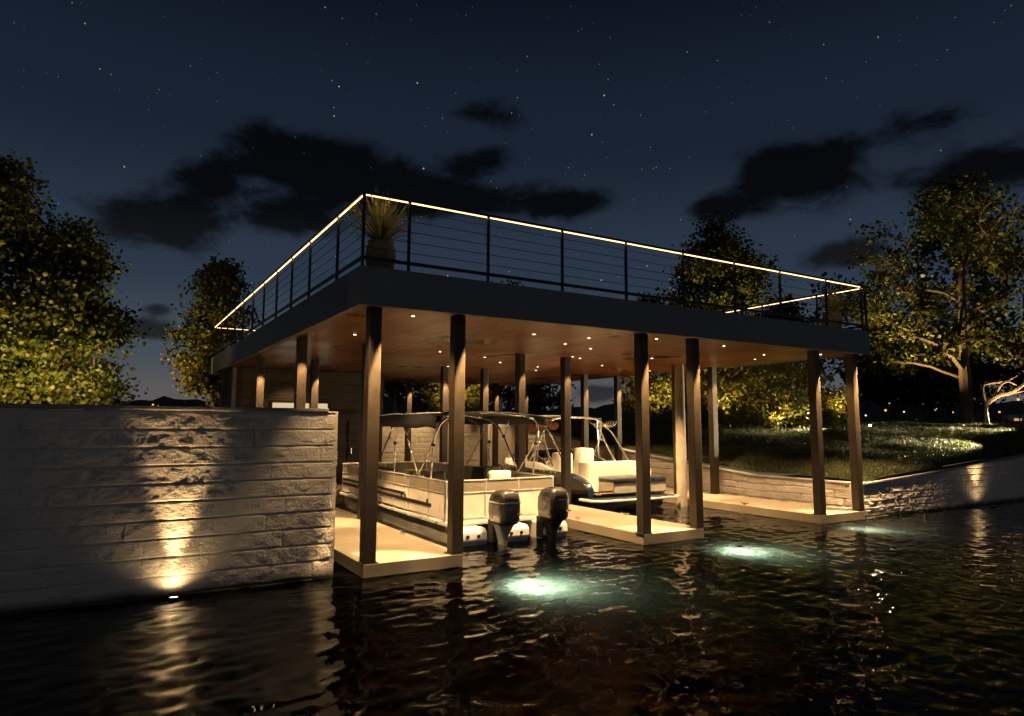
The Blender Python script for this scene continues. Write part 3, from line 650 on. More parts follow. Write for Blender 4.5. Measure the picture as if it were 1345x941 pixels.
# ------------------------------------------------------------------ navy motorboat
mb_ = thing('motorboat', 'navy motorboat with wakeboard tower and cream seats, moored in the lawn-side slip', 'boat')
XC = 8.9
def hsec(y):
    t = (y - 4.5) / 6.2
    bm = 1.33 * (1 - max(0, (t - .45) / .55) ** 2.3) ** .8 if t < 1 else .0
    s = .88 + .12 * max(0, t - .2)
    if y < 5.75: s = .46 + (s - .46) * math.sqrt(max(0, 1 - ((5.75 - y) / 1.25) ** 2))
    k = -.3 + .75 * max(0, (t - .6) / .4) ** 2
    return max(bm, .03), s, k
secs = np.concatenate([np.linspace(4.5, 5.75, 14), np.linspace(6.0, 10.0, 14), np.linspace(10.1, 10.69, 8)])
rings, deckr = [], []
for y in secs:
    bm, s, k = hsec(y); ch = k + (s - k) * .42
    half = [(0, k), (bm * .55, k + (ch - k) * .55), (bm * .9, ch), (bm * .97, ch + (s - ch) * .5), (bm, s)] + ([(bm * .975, s + .03), (bm - min(.2, bm * .4), s + .035)] if bm > .1 else [(bm * .9, s + .02), (bm * .5, s + .03)])
    rings.append([(XC - x, y, z) for x, z in half[::-1]] + [(XC + x, y, z) for x, z in half[1:]])
    w_ = .17 if y > 6.6 else .17 * max(.1, (y - 5.0) / 1.6); g = min(.2, bm * .4); fl = min(.42, s - .02)
    w_ = .17 * min(1, max(0, (y - 6.3) / .7)) + .04; prof = [(bm * .97 if w_ > .05 else bm - g - .01, s + .025), (bm * .955 if w_ > .05 else bm - g - .012, s + w_ * .7), (bm * .93 if w_ > .05 else bm - g - .014, s + w_), (bm - g - .02, s + w_), (bm - g - .05, fl), (0, fl)] if bm > .1 else [(bm, s), (bm * .9, s + w_ * .7), (bm * .8, s + w_), (bm * .5, s + w_), (bm * .4, s + w_), (0, s + w_)]
    deckr.append([(XC - x, y, z) for x, z in prof] + [(XC + x, y, z) for x, z in prof[:-1][::-1]])
hu = MB().loft(rings, cap=False, closed=False); n0 = len(rings[0]); hu.f.append(tuple(range(n0)))
hull = hu.build('hull', M['navy'], mb_, smooth=True)
MB().loft(deckr, cap=False, closed=False).build('deck_liner', M['white_gel'], mb_, smooth=True)
m = MB()
for sgn in (-1, 1): m.tube([(XC + sgn * (hsec(y)[0] + .006), y, hsec(y)[1] + .0) for y in secs[8:]], .022, 6)
m.build('rub_rail', M['chrome'], hull, smooth=True)
# swim platform
pp = [(XC - 1.52, 4.65), (XC - 1.55, 4.15), (XC - 1.3, 3.95), (XC, 3.9), (XC + 1.3, 3.95), (XC + 1.5, 4.15), (XC + 1.48, 4.65)]
pf = MB().loft([[(x, y, .27) for x, y in pp], [(x, y, .33) for x, y in pp]]).build('swim_platform', M['white_gel'], mb_, bevel=.018)
pi_ = [(XC + (x - XC) * .93, y + (.05 if y < 4.5 else -.03)) for x, y in pp]
MB().loft([[(x, y, .3) for x, y in pi_], [(x, y, .336) for x, y in pi_]]).build('platform_pad', M['navyvinyl'], pf)
m = MB()
for x in (XC - 1.0, XC + .9): m.lathe([(.001, 0), (.07, 0), (.075, .03), (.001, .05)], (x, 4.47, .4), 12)
m.build('stern_light', M['chrome'], mb_, smooth=True)
MB().box(XC - 1.15, XC - .42, 4.42, 4.62, .42, .45).build('teak_step', M['teak'], mb_, bevel=.008)
lb = MB().box(8.36, 10.2, 4.42, 5.35, .4, .7).build('stern_lounge', M['greyvinyl'], mb_, bevel=.03)
MB().loft([rrect(9.28, 4.88, z, hw, hl, .09, 5) for z, hw, hl in ((.702, .9, .46), (.72, .95, .49), (.78, .95, .49), (.805, .9, .45))]).build('lounge_cushion', M['navyvinyl'], lb, smooth=True)
MB().box(9.3, 9.36, 4.408, 4.418, .5, .62).build('lounge_latch', M['chrome'], lb)
def mseat(nm, x, y, hw, hl, z0, z1, mat):
    return MB().loft([rrect(x, y, z, a * hw, a * hl, min(hw, hl) * .5, 5) for z, a in ((z0, .95), (z0 + .05, 1), (z1 - .06, 1), (z1 - .015, .93), (z1, .8))]).build(nm, mat, mb_, smooth=True)
mseat('corner_seat', 8.05, 5.1, .2, .24, .42, 1.22, M['vinyl'])
mseat('seat_back', 9.2, 5.55, .98, .13, .42, 1.18, M['vinyl'])
mseat('corner_seat', 10.0, 5.2, .15, .3, .42, 1.0, M['vinyl'])
mseat('helm_seat', 8.55, 7.0, .26, .25, .42, 1.38, M['vinyl']); mseat('helm_seat', 9.5, 7.2, .26, .24, .42, 1.5, M['vinyl'])
mseat('dash', 8.9, 8.35, .95, .22, .42, 1.16, M['white_gel'])
# windscreen
ws = MB(); a = [(XC - 1.1, 6.7, 1.05), (XC - 1.08, 7.7, 1.06), (XC - .7, 8.5, 1.1), (XC + .7, 8.5, 1.1), (XC + 1.08, 7.7, 1.06), (XC + 1.1, 6.7, 1.05)]
bt = [(XC - 1.08, 6.75, 1.12), (XC - .98, 7.55, 1.4), (XC - .62, 8.2, 1.45), (XC + .62, 8.2, 1.45), (XC + .98, 7.55, 1.4), (XC + 1.08, 6.75, 1.12)]
wo = ws.add(a + bt, [(i, i + 1, i + 7, i + 6) for i in range(5)]).build('windscreen', M['glass'], mb_)
md = wo.modifiers.new('thick', 'SOLIDIFY'); md.thickness = .012
m = MB(); m.tube(bt, .016, 6)
for i in range(6): m.tube([a[i], bt[i]], .013, 6)
m.build('screen_frame', M['chrome'], wo, smooth=True)
m = MB(); m.tube([(8.55 + .16 * math.cos(q), 7.75 - .06 * math.sin(q), 1.15 + .15 * math.sin(q)) for q in np.linspace(0, 2 * math.pi, 18)], .014, 6); m.tube([(8.55, 7.75, 1.15), (8.55, 8.1, 1.05)], .02, 6)
m.build('steering_wheel', M['black'], mb_, smooth=True)
# tower and canopy
tw = None
for s in (-1, 1):
    X = XC + s * 1.16
    t1 = MB().tube(smoothpath([(X, 7.6, 1.06), (X - s * .05, 7.15, 1.6), (X - s * .1, 6.95, 1.98), (X - s * .2, 6.8, 2.3)]), .028, 8).build('tower_leg', M['chrome'], mb_, smooth=True)
    MB().tube(smoothpath([(X, 6.3, 1.02), (X - s * .05, 6.75, 1.6), (X - s * .1, 6.95, 1.98), (X - s * .25, 7.3, 2.32)]), .028, 8).build('tower_strut', M['chrome'], t1, smooth=True)
    MB().tube([(X - s * .05, 6.85, 1.75), (X - s * .05, 7.1, 1.75)], .03, 8).build('tower_plate', M['alu'], t1)
    MB().tube(smoothpath([(X - s * .1, 7.05, 2.33), (X - s * .02, 6.5, 1.95), (X, 5.9, 1.3), (X, 5.72, 1.05)]), .024, 8).build('canopy_arm', M['chrome'], t1, smooth=True)
    MB().tube([(X - s * .08, 7.15, 2.3), (X - s * .02, 7.15, 1.1)], .018, 8).build('canopy_pole', M['chrome'], t1, smooth=True)
MB().tube(smoothpath([(XC - .96, 6.8, 2.3), (XC - .5, 6.8, 2.4), (XC + .5, 6.8, 2.4), (XC + .96, 6.8, 2.3)]), .028, 8).build('tower_bar', M['chrome'], mb_, smooth=True)
rings = [[(x, y, 2.5 - .05 * ((x - XC) / 1.15) ** 2 - .05 * ((y - 8.3) / 1.25) ** 2) for x in np.linspace(XC - 1.15, XC + 1.18, 11)] for y in np.linspace(7.05, 9.6, 12)]
cn = MB().loft(rings, cap=False, closed=False).build('canopy', M['canvas'], mb_, smooth=True); md = cn.modifiers.new('thick', 'SOLIDIFY'); md.thickness = .03
for s in (-1, 1):
    rk = MB()
    for k in range(5):
        y0 = 6.6 + k * .12; rk.tube(smoothpath([(XC + s * .95, y0, 2.22), (XC + s * 1.1, y0 - .03, 2.14), (XC + s * 1.3, y0 - .05, 2.2), (XC + s * 1.36, y0 - .05, 2.32)], 5), .011, 6)
    rk.tube([(XC + s * .97, 6.5, 2.24), (XC + s * .97, 7.2, 2.24)], .014, 6); rk.build('board_rack', M['chrome'], mb_, smooth=True)
def wakeboard(label, mat, loc, rot):
    n = 24; rings = []
    for off, sc in ((-.012, .93), (0, 1), (.012, .93)):
        rings.append([(.15 * sc * math.copysign(abs(math.cos(a)) ** .8, math.cos(a)), .42 * sc * math.copysign(abs(math.sin(a)) ** .75, math.sin(a)), off + .08 * (math.sin(a)) ** 4) for a in [2 * math.pi * k / n for k in range(n)]])
    t = thing('wakeboard', label, 'wakeboard', loc, 'wakeboards hung on the tower'); t.rotation_euler = rot
    b1 = MB().loft(rings).build('board', mat, None, smooth=True); b1.parent = t
    for yy in (-.14, .14):
        bo = MB().box(-.07, .07, yy - .05, yy + .05, .012, .08).build('binding', M['blackvinyl'], None, bevel=.02); bo.parent = t
wakeboard('red wakeboard hung at the forward end of the motorboat tower', M['red'], (XC - 1.24, 6.95, 2.16), (R(-25), R(70), R(0)))
wakeboard('orange wakeboard hung at the aft end of the motorboat tower', M['orange'], (XC - 1.2, 6.35, 2.2), (R(15), R(70), R(0)))

# ------------------------------------------------------------------ planters on the roof deck
def planter(label, loc, seed, n=190, h=1.0):
    rg = np.random.default_rng(seed)
    t = thing('potted_plant', label, 'plant', loc, 'planters on the roof deck')
    pot = MB().lathe([(.001, 0), (.16, 0), (.2, .06), (.235, .25), (.23, .4), (.2, .46), (.205, .5), (.18, .5), (.175, .44), (.001, .43)], n=28).build('pot', M['clay'], None, smooth=True); pot.parent = t
    V, F = [], []
    for k in range(n):
        a = rg.random() * 6.283; el = R(30 + 58 * rg.random() ** .8); Ln = h * (.65 + .45 * rg.random()); w = .016 + .012 * rg.random(); droop = .1 + .5 * (1 - el / R(90))
        d = np.array([math.cos(a) * math.cos(el), math.sin(a) * math.cos(el), math.sin(el)]); sd = np.array([-math.sin(a), math.cos(a), 0]); m_ = 6; o = len(V)
        for i in range(m_ + 1):
            u = i / m_; p = np.array([0, 0, .44]) + d * .05 + d * Ln * u - np.array([0, 0, 1]) * droop * Ln * u ** 2.4 * .8; ww = w * (1 - u ** 2) * (.5 + u) + .001
            V += [p - sd * ww, p + np.array([0, 0, -.3 * ww]), p + sd * ww]
        for i in range(m_):
            for j in range(2): q = o + i * 3 + j; F.append((q, q + 1, q + 4, q + 3))
    l = mesh_np('fronds', np.array(V), np.array(F), M['frond'], None); l.parent = t
planter('spiky potted palm at the near front corner of the roof deck', (.45, .42, Z1 - .004), 3)
planter('leafy potted shrub in a tapered pot at the far right corner of the roof deck', (12.2, .6, Z1 - .004), 5, 110, .7)

# ------------------------------------------------------------------ power post on the bank
pw = thing('power_post', 'slim pale post with a blue cap on the bank behind the slips', 'post', (14.3, 20.6, float(H(14.3, 20.6))))
for nm, mb2, mt in (('shaft', MB().box(-.09, .09, -.09, .09, -.1, 1.3), 'greypost'), ('cap', MB().box(-.11, .11, -.11, .11, 1.3, 1.42), 'blue')):
    ob = mb2.build(nm, M[mt], None, bevel=.015); ob.parent = pw

# ------------------------------------------------------------------ trees
def tree(name, label, base, Ht, Rc, zb, seed, nattr, nleaf, leafsz, mat, trunk_r, bark='bark', sig=.38, group=None, shape=1.0, zoff=0, extra=(), lean=(0, 0)):
    g = np.random.default_rng(seed)
    bz = float(H(base[0], base[1])) + zoff
    t = thing(name, label, 'tree' if 'shrub' not in name else 'shrub', (base[0], base[1], bz), group)
    nodes = []; par = []; branches = []
    nt_ = max(4, int(Ht * .8 / .4)); idx = []
    for i in range(nt_ + 1):
        u = i / nt_; nodes.append([lean[0] * u + .12 * math.sin(u * 5 + seed) * u, lean[1] * u + .12 * math.cos(u * 4 + seed * 2) * u, -.15 + u * Ht * .82]); par.append(i - 1); idx.append(i)
    branches.append(idx)
    att = []
    while len(att) < nattr:
        u = g.random(); a = g.random() * 6.283
        prof = (math.sin(math.pi * min(1, (u * .86 + .14)) ** .8) ** .62) * (1 - .18 * u) if shape == 1.0 else (1 - u) ** .75 * .95 + .06
        lump = .72 + .5 * float(vnoise(np.array(a * 1.6 + seed), np.array(u * 4.2), seed))
        r_ = Rc * prof * lump * (g.random() ** .45)
        att.append([lean[0] * u + r_ * math.cos(a), lean[1] * u + r_ * math.sin(a), zb + (Ht - zb) * u])
    att = np.array(att + [list(e) for e in extra]); att = att[np.argsort(np.hypot(att[:, 0], att[:, 1]) + .2 * att[:, 2])]
    Nn = np.array(nodes); cnt = np.zeros(len(nodes))
    P = list(par)
    for A in att:
        d = A - Nn; hd = np.hypot(d[:, 0], d[:, 1]); cost = np.linalg.norm(d, axis=1) + 1.6 * np.maximum(0, .35 * hd - d[:, 2]) + .25 * (Nn[:, 2] < zb * .6) * 4
        k = int(np.argmin(cost)); Ln = np.linalg.norm(A - Nn[k]); m_ = max(2, int(Ln / .4)); idx = [k]
        mid = (Nn[k] + A) / 2 + np.array([0, 0, .12 * Ln]) + g.normal(0, .08, 3) * Ln
        new = []
        for i in range(1, m_ + 1):
            u = i / m_; new.append((1 - u) ** 2 * Nn[k] + 2 * u * (1 - u) * mid + u * u * A + g.normal(0, .02, 3) * min(1, Ln))
        for i, q in enumerate(new):
            P.append(idx[-1]); idx.append(len(P) - 1)
        Nn = np.vstack([Nn, new]); cnt = np.concatenate([cnt, np.zeros(len(new))]); cnt[-1] = 1; branches.append(idx)
    for i in range(len(P) - 1, 0, -1): cnt[P[i]] += cnt[i]
    rad = trunk_r * (np.maximum(cnt, .35) / max(cnt[0], 1)) ** .43
    rad = np.maximum(rad, .008); rad[0] *= 1.35
    tb = MB()
    for j, br in enumerate(branches):
        rr = [min(rad[i], rad[br[1]] * 1.15) if j else rad[i] for i in br]
        if j == 0 or rr[0] > .011: tb.tube([Nn[i] for i in br], rr, 8 if j == 0 else 5, cap=False)
    tr_ = tb.build('trunk', M[bark], None, smooth=True); tr_.parent = t
    # leaves: clumps about the twig ends and the last twig nodes
    tips = np.array([br[-1] for br in branches[1:]]); pre = np.array([br[max(-3, -len(br))] for br in branches[1:]])
    w8 = g.random(len(tips)) ** 1.2 + .15; w8 /= w8.sum()
    pick = g.choice(len(tips), nleaf, p=w8); base_p = np.where((g.random(nleaf) < .75)[:, None], Nn[tips[pick]], Nn[pre[pick]])
    pos = base_p + g.normal(0, 1, (nleaf, 3)) * np.array([sig, sig, sig * .6]); pos[:, 2] = np.maximum(pos[:, 2], .05)
    nrm = g.normal(0, 1, (nleaf, 3)); nrm[:, 2] += .5; nrm /= np.linalg.norm(nrm, axis=1)[:, None]
    ax = np.cross(nrm, g.normal(0, 1, (nleaf, 3))); ax /= np.linalg.norm(ax, axis=1)[:, None]; bi = np.cross(nrm, ax)
    s = leafsz * (.55 + .8 * g.random(nleaf))[:, None]
    shp = [(0, 0, 0), (.34, .28, .07), (.36, .62, .08), (0, 1, 0), (-.36, .62, .08), (-.34, .28, .07)]
    V = np.stack([pos + s * (bi * x + ax * y + nrm * z) for x, y, z in shp], 1).reshape(-1, 3)
    F = np.arange(nleaf * 6).reshape(-1, 6)
    cr = mesh_np('crown', V, F, M[mat], None); cr.parent = t
    return t
GU = 'garden lamps lighting the trees'
def glow(loc, tgt, e, ang=75, col=(1, .66, .22), label=None):
    z = float(H(loc[0], loc[1])); p = Vector((loc[0], loc[1], z + .22)); d = (Vector(tgt) - p).normalized()
    if label: uplight('garden_light', label, tuple(p), d, M['warmlens'], GU)
    return lamp('garden_spot', 'SPOT', p + d * .05, e, col, tgt, ang, .9, .06)

tree('broadleaf_tree', 'large dense tree at the left edge behind the tall stone wall', (-5.7, 11.7), 6.4, 2.1, .3, 101, 150, 33000, .115, 'leaf', .17, sig=.29)
tree('broadleaf_tree', 'bushy rounded tree right of the largest one behind the tall stone wall', (-4.1, 11.9), 5.1, 1.55, .2, 102, 105, 21000, .115, 'leaf', .14, sig=.28)
tree('broadleaf_tree', 'slim uplit tree behind the back left corner of the boathouse', (.35, 18.0), 5.9, 1.5, .8, 103, 90, 9000, .15, 'leafgold', .1, sig=.28)
tree('broadleaf_tree', 'tallest spreading tree on the lawn right of the boathouse, with a bare lit trunk', (29.7, 5.7), 10.9, 6.7, 2.6, 104, 120, 13500, .2, 'leaf', .25, 'bark', sig=.4, extra=((-3.6, .6, 3.3), (-4.2, .4, 3.0), (-2.9, 0, 2.9), (3.4, -.6, 3.1), (4.0, -1, 3.6)))
tree('broadleaf_tree', 'tall tree rising behind the right half of the roof deck', (27.2, 17.5), 11.6, 3.9, 1.5, 105, 170, 19000, .22, 'leaf', .22, sig=.5)
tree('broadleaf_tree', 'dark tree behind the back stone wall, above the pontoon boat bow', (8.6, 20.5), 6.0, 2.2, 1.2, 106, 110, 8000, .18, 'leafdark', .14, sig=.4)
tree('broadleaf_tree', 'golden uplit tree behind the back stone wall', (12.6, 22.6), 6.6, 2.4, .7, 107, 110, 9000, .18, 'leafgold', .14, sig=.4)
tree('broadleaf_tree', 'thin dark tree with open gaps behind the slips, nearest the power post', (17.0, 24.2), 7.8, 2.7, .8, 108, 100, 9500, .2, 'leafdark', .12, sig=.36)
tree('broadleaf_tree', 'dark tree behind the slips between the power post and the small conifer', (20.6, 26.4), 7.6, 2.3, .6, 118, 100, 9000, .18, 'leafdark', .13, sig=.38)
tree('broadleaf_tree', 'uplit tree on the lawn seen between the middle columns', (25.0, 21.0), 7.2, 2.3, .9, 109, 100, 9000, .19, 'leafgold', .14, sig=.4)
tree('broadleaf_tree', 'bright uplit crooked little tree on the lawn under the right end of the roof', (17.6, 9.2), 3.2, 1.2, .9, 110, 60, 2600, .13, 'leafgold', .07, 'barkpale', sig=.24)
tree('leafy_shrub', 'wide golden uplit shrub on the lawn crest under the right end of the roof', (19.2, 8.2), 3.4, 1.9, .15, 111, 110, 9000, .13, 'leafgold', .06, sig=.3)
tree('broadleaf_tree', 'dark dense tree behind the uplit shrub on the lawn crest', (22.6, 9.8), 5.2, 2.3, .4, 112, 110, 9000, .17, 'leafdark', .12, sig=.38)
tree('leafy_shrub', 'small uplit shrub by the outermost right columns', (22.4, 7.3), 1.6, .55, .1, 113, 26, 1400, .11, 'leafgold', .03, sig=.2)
for k, (x, y, h_, r_, lab) in enumerate(((39, 14.2, 6.5, 2.7, 'black silhouetted tree beyond the lawn crest, left of the tallest tree'), (45.5, 15.2, 5.6, 3.2, 'low dark tree beyond the lawn crest, just left of the bare lit trunk'), (44, 5.6, 6.5, 3.4, 'dark tree beyond the lawn crest right of the bare lit trunk'), (52, 9, 7.5, 3.6, 'dark background tree at the right edge of the lawn'), (58, 20, 8.0, 4.4, 'broad dark tree far beyond the path light'), (62, 13, 8.5, 4.6, 'broad dark tree far behind the bare lit trunk'), (38, 9.6, 12.5, 4.2, 'dark rounded tree standing behind the tallest tree'), (40, 3.0, 11.5, 4.3, 'leafy tree at the right edge beside the tallest tree'))):
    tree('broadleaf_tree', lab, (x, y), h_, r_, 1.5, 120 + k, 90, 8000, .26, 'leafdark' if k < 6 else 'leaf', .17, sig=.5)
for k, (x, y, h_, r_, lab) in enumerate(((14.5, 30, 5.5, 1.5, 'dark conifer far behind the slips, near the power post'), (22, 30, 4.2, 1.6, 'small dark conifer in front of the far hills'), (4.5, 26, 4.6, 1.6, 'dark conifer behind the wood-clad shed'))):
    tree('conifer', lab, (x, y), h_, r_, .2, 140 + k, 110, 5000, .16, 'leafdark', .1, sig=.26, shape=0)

# bare crooked branches beside the tall tree
dw = thing('bare_shrub', 'pale crooked leafless shrub lit beside the trunk of the tallest tree', 'shrub', (30.3, 5.2, float(H(30.3, 5.2))))
m = MB()
for pts, rr in (([(0, 0, -.1), (-.02, .02, .5), (-.03, 0, .95)], [.09, .07, .06]), ([(-.03, 0, .9), (.35, -.3, 1.25), (.8, -.6, 1.4), (1.3, -.9, 1.75), (1.45, -1, 2.15), (1.3, -.95, 2.4)], [.11, .1, .09, .07, .05, .02]),
                ([(-.03, 0, .95), (-.12, .05, 1.35), (-.05, 0, 1.75), (.4, -.25, 1.85), (.9, -.5, 1.95), (1.25, -.8, 2.2)], [.06, .06, .055, .05, .04, .02]), ([(.35, -.3, 1.25), (.5, -.3, 1.6), (.8, -.5, 1.9), (1.1, -.75, 1.75)], [.06, .06, .05, .04]), ([(.8, -.6, 1.4), (1.3, -.5, 1.4), (1.9, -.9, 1.55)], [.06, .04, .015])):
    m.tube(smoothpath(pts, 5), np.interp(np.linspace(0, 1, (len(pts) - 1) * 5 + 1), np.linspace(0, 1, len(rr)), rr), 7)
o_ = m.build('branches', M['barkpale'], None, smooth=True); o_.parent = dw

# uplights in the planting
glow((-5.9, 8.5), (-5.6, 11.6, 5.2), 170, 125, label='warm garden lamp behind the tall stone wall, below the largest tree')
glow((-3.9, 9.4), (-4.0, 11.8, 5.0), 75, 120, label='warm garden lamp behind the tall stone wall, below the rounded tree')
glow((-3.9, 15.9), (-.6, 18.0, 4.4), 300, 64, label='warm garden lamp below the slim tree at the boathouse corner')
glow((26.6, 7.6), (29.0, 6.0, 8.0), 800, 90, (1, .64, .24), label='warm garden lamp at the foot of the tallest tree')
glow((33.0, 3.4), (30.6, 5.4, 9), 420, 80, (1, .64, .24))
glow((30.6, 3.6), (31.0, 4.8, 3.6), 150, 70, (1, .62, .28), label='warm garden lamp below the bare crooked shrub')
glow((23.4, 11.8), (26.6, 17.0, 8.0), 900, 62, label='warm garden lamp below the tall tree behind the roof deck')
glow((11.0, 18.4), (12.4, 22.6, 5.6), 420, 70, label='warm garden lamp behind the back stone wall')
glow((22.4, 16.6), (25, 21, 5.6), 420, 62, label='warm garden lamp below the tree between the middle columns')
glow((17.0, 8.1), (17.7, 9.2, 4.5), 80, 85, label='bright garden lamp at the foot of the crooked little tree')
glow((18.6, 6.9), (19.3, 8.4, 4.2), 55, 100, label='warm garden lamp before the wide golden shrub')
glow((22.0, 6.6), (22.4, 7.3, 4), 60, 90, label='warm garden lamp before the small shrub by the right columns')
# path light on the crest raking over the grass
ptl = thing('path_light', 'small glowing path light on the lawn crest just right of the boathouse', 'light', (20.3, 4.6, float(H(20.3, 4.6))))
for nm, mb2, mt in (('stake', MB().tube([(0, 0, -.05), (0, 0, .22)], .015, 8), 'black'), ('shade', MB().lathe([(.001, .3), (.09, .24), (.085, .23), (.001, .24)], n=14), 'black'), ('bulb', MB().lathe([(.001, .15), (.04, .17), (.04, .21), (.001, .22)], n=12), 'warmlens')):
    ob = mb2.build(nm, M[mt], None, smooth=True); ob.parent = ptl
lamp('path_glow', 'POINT', (20.3, 4.6, float(H(20.3, 4.6)) + .24), 14, (1, .75, .4), radius=.05)
for (x, y), tg, e, an in (((27.5, 2.6), (19.5, 4.6, 1.9), 950, 44), ((31.5, 4.6), (21, 8.5, 2.2), 650, 36), ((21.5, 1.2), (15.2, 3.2, 1.2), 700, 56), ((20.5, 6.0), (15.5, 7.5, 1.6), 420, 66)):
    z = float(H(x, y)); lamp('lawn_spot', 'SPOT', (x, y, z + .42), e, (1, .8, .45), tg, an, .8, .06)

# ------------------------------------------------------------------ far shore: hills, houses, lamps
hv, hf = [], []; na = 260
for k, (D, zz, sd) in enumerate(((230, 9, 81), (330, 17, 85))):
    a = np.linspace(-1.2, 2.4, na); X = D * np.sin(a); Y = D * np.cos(a)
    top = 1.5 + zz * (.25 + .75 * fbm(a * 5, a * 0, sd, 3)) + 3.2 * (fbm(a * 90, a * 0 + 5, sd + 1, 3) - .3); o = len(hv)
    for i in range(na): hv += [(X[i], Y[i], .3), (X[i], Y[i], top[i]), (X[i] * 1.12, Y[i] * 1.12, top[i] * .8), (X[i] * 1.14, Y[i] * 1.14, .3)]
    for i in range(na - 1):
        for j in range(3): hf.append((o + i * 4 + j, o + i * 4 + j + 1, o + i * 4 + j + 5, o + i * 4 + j + 4))
tag(mesh_np('far_hills', np.array(hv), np.array(hf), pmat('hill_woods', (.035, .045, .05), .95, var=.4, scale=.2), smooth=False), kind='structure')
def house(label, x, y, w_, h_, rot):
    z = float(H(x, y)); t = thing('house', label, 'house', (x, y, z), 'houses beyond the lawn')
    hw = w_ / 2; d_ = w_ * .35
    a_ = MB().box(-hw, hw, -d_, d_, -.3, h_).build('wall', M['housewall'], None); a_.parent = t
    rf_ = MB().add([(-hw - .3, -d_ - .3, h_ + .004), (hw + .3, -d_ - .3, h_ + .004), (hw + .3, d_ + .3, h_ + .004), (-hw - .3, d_ + .3, h_ + .004), (-hw * .8, 0, h_ + w_ * .22), (hw * .8, 0, h_ + w_ * .22)], [(0, 1, 5, 4), (2, 3, 4, 5), (1, 2, 5), (3, 0, 4), (3, 2, 1, 0)]).build('roof', M['roof'], None); rf_.parent = t
    k = 0
    for wx in np.linspace(-hw * .75, hw * .75, max(3, int(w_ / 2))):
        k += 1
        wn = MB().box(wx - .45, wx + .45, -d_ - .03, -d_ + .02, h_ * .35, h_ * .75).build('window', M['farwin'] if (k + int(x)) % 3 else M['glass'], None); wn.parent = t
    t.rotation_euler.z = rot
house('distant low house with lit windows beyond the tallest tree', 118, 36, 9, 3.0, R(-60)); house('distant low house with lit windows at the right edge of the shore', 124, 14, 10, 3.2, R(-70))
g2 = np.random.default_rng(5)
lp = MB(); lp.tube([(0, 0, -.5), (0, 0, 2.4)], .05, 6)
lpw = MB().lathe([(.001, 0), (.08, .03), (.11, .11), (.06, .18), (.001, .2)], n=10)
meshes = {}
protoW = thing('street_lamp', 'small far lamp glowing white beyond the lawn crest', 'street lamp', (60, 25, 0), 'white lamps beyond the lawn')
for nm, mbx, mt, z in (('pole', lp, 'black', 0), ('globe', lpw, 'farwhite', 2.4)):
    ob = mbx.build(nm, M[mt], None, smooth=True); ob.parent = protoW; ob.location = (0, 0, z)
protoO = copy_tree(protoW); protoO['label'] = 'small far lamp glowing orange beyond the lawn crest'; protoO['group'] = 'orange lamps beyond the lawn'
for c in protoO.children:
    if c.name.startswith('globe'):
        c.data = c.data.copy(); c.data.materials[0] = M['farorange']
yaw0 = 31.087
def put(o, px, D, dz):
    a = R(yaw0) + math.atan((px - 672) / 874); x, y = -3.006 + D * math.sin(a), -9.265 + D * math.cos(a)
    o.location = (x, y, float(H(x, y)) + dz)
spots = [(1135, 66, -.4), (1157, 70, -.6), (1163, 80, .1), (1171, 66, -.5), (1176, 90, .6), (1190, 84, .2), (1202, 70, -1), (1208, 88, .4), (1222, 76, -.6), (1231, 92, .3), (1252, 70, -.3), (1300, 78, -.4), (1312, 90, .3), (1333, 84, .2), (1341, 70, -.1), (200, 95, .3), (207, 100, .2), (214, 96, .3), (190, 110, .4)]
for i, (px, D, dz) in enumerate(spots):
    src = protoO if i % 3 == 1 or px > 1290 or px < 250 else protoW
    if i in (0, 1): o = src
    else: o = copy_tree(src)
    put(o, px + 5 * math.sin(i * 7.3), D, dz - .9 + .7 * math.sin(i * 3.1)); o.scale = [.75 + .5 * abs(math.sin(i * 5.7))] * 3

# very faint fill lamp added behind the viewer to lift the dark wall
mo = bpy.data.lights.new('fill_sun', 'SUN'); mo.energy = .085; mo.angle = R(12); mo.color = (1, .9, .8)
fill_sun = bpy.data.objects.new('fill_sun', mo); C.objects.link(fill_sun); fill_sun.rotation_euler = Vector((.35, .8, -.62)).to_track_quat('-Z', 'Y').to_euler()

# ------------------------------------------------------------------ night sky
wd_ = bpy.data.worlds.new('World'); bpy.context.scene.world = wd_; wd_.use_nodes = True
nt = wd_.node_tree; nt.nodes.clear(); L = nt.links.new
out = nt.nodes.new('ShaderNodeOutputWorld'); bg = nt.nodes.new('ShaderNodeBackground'); L(bg.outputs[0], out.inputs[0])
tc = N(nt, 'ShaderNodeTexCoord'); sp = N(nt, 'ShaderNodeSeparateXYZ'); L(tc.outputs['Generated'], sp.inputs[0])
def mt(op, a, b_=None, c=None, clamp=False):
    m = N(nt, 'ShaderNodeMath', operation=op, use_clamp=clamp)
    for i, q in enumerate((a, b_, c)):
        if q is None: continue
        if isinstance(q, (int, float)): m.inputs[i].default_value = q
        else: L(q, m.inputs[i])
    return m.outputs[0]
sky = ramp(nt, [(0, (.1, .082, .078)), (.035, (.105, .098, .1)), (.1, (.056, .074, .096)), (.22, (.024, .038, .062)), (.4, (.0095, .0165, .031)), (.62, (.003, .0052, .0115))])
sky.color_ramp.interpolation = 'EASE'; L(sp.outputs[2], sky.inputs[0])
azm = mt('ARCTAN2', sp.outputs[0], sp.outputs[1]); el = mt('ARCSINE', sp.outputs[2])
n1 = N(nt, 'ShaderNodeTexNoise', inp={'Scale': 10, 'Detail': 9, 'Roughness': .62, 'Distortion': .25}); mp = N(nt, 'ShaderNodeMapping', inp={'Scale': (1, 1, 1.9)}); L(tc.outputs['Generated'], mp.inputs[0]); L(mp.outputs[0], n1.inputs['Vector'])
tot = None
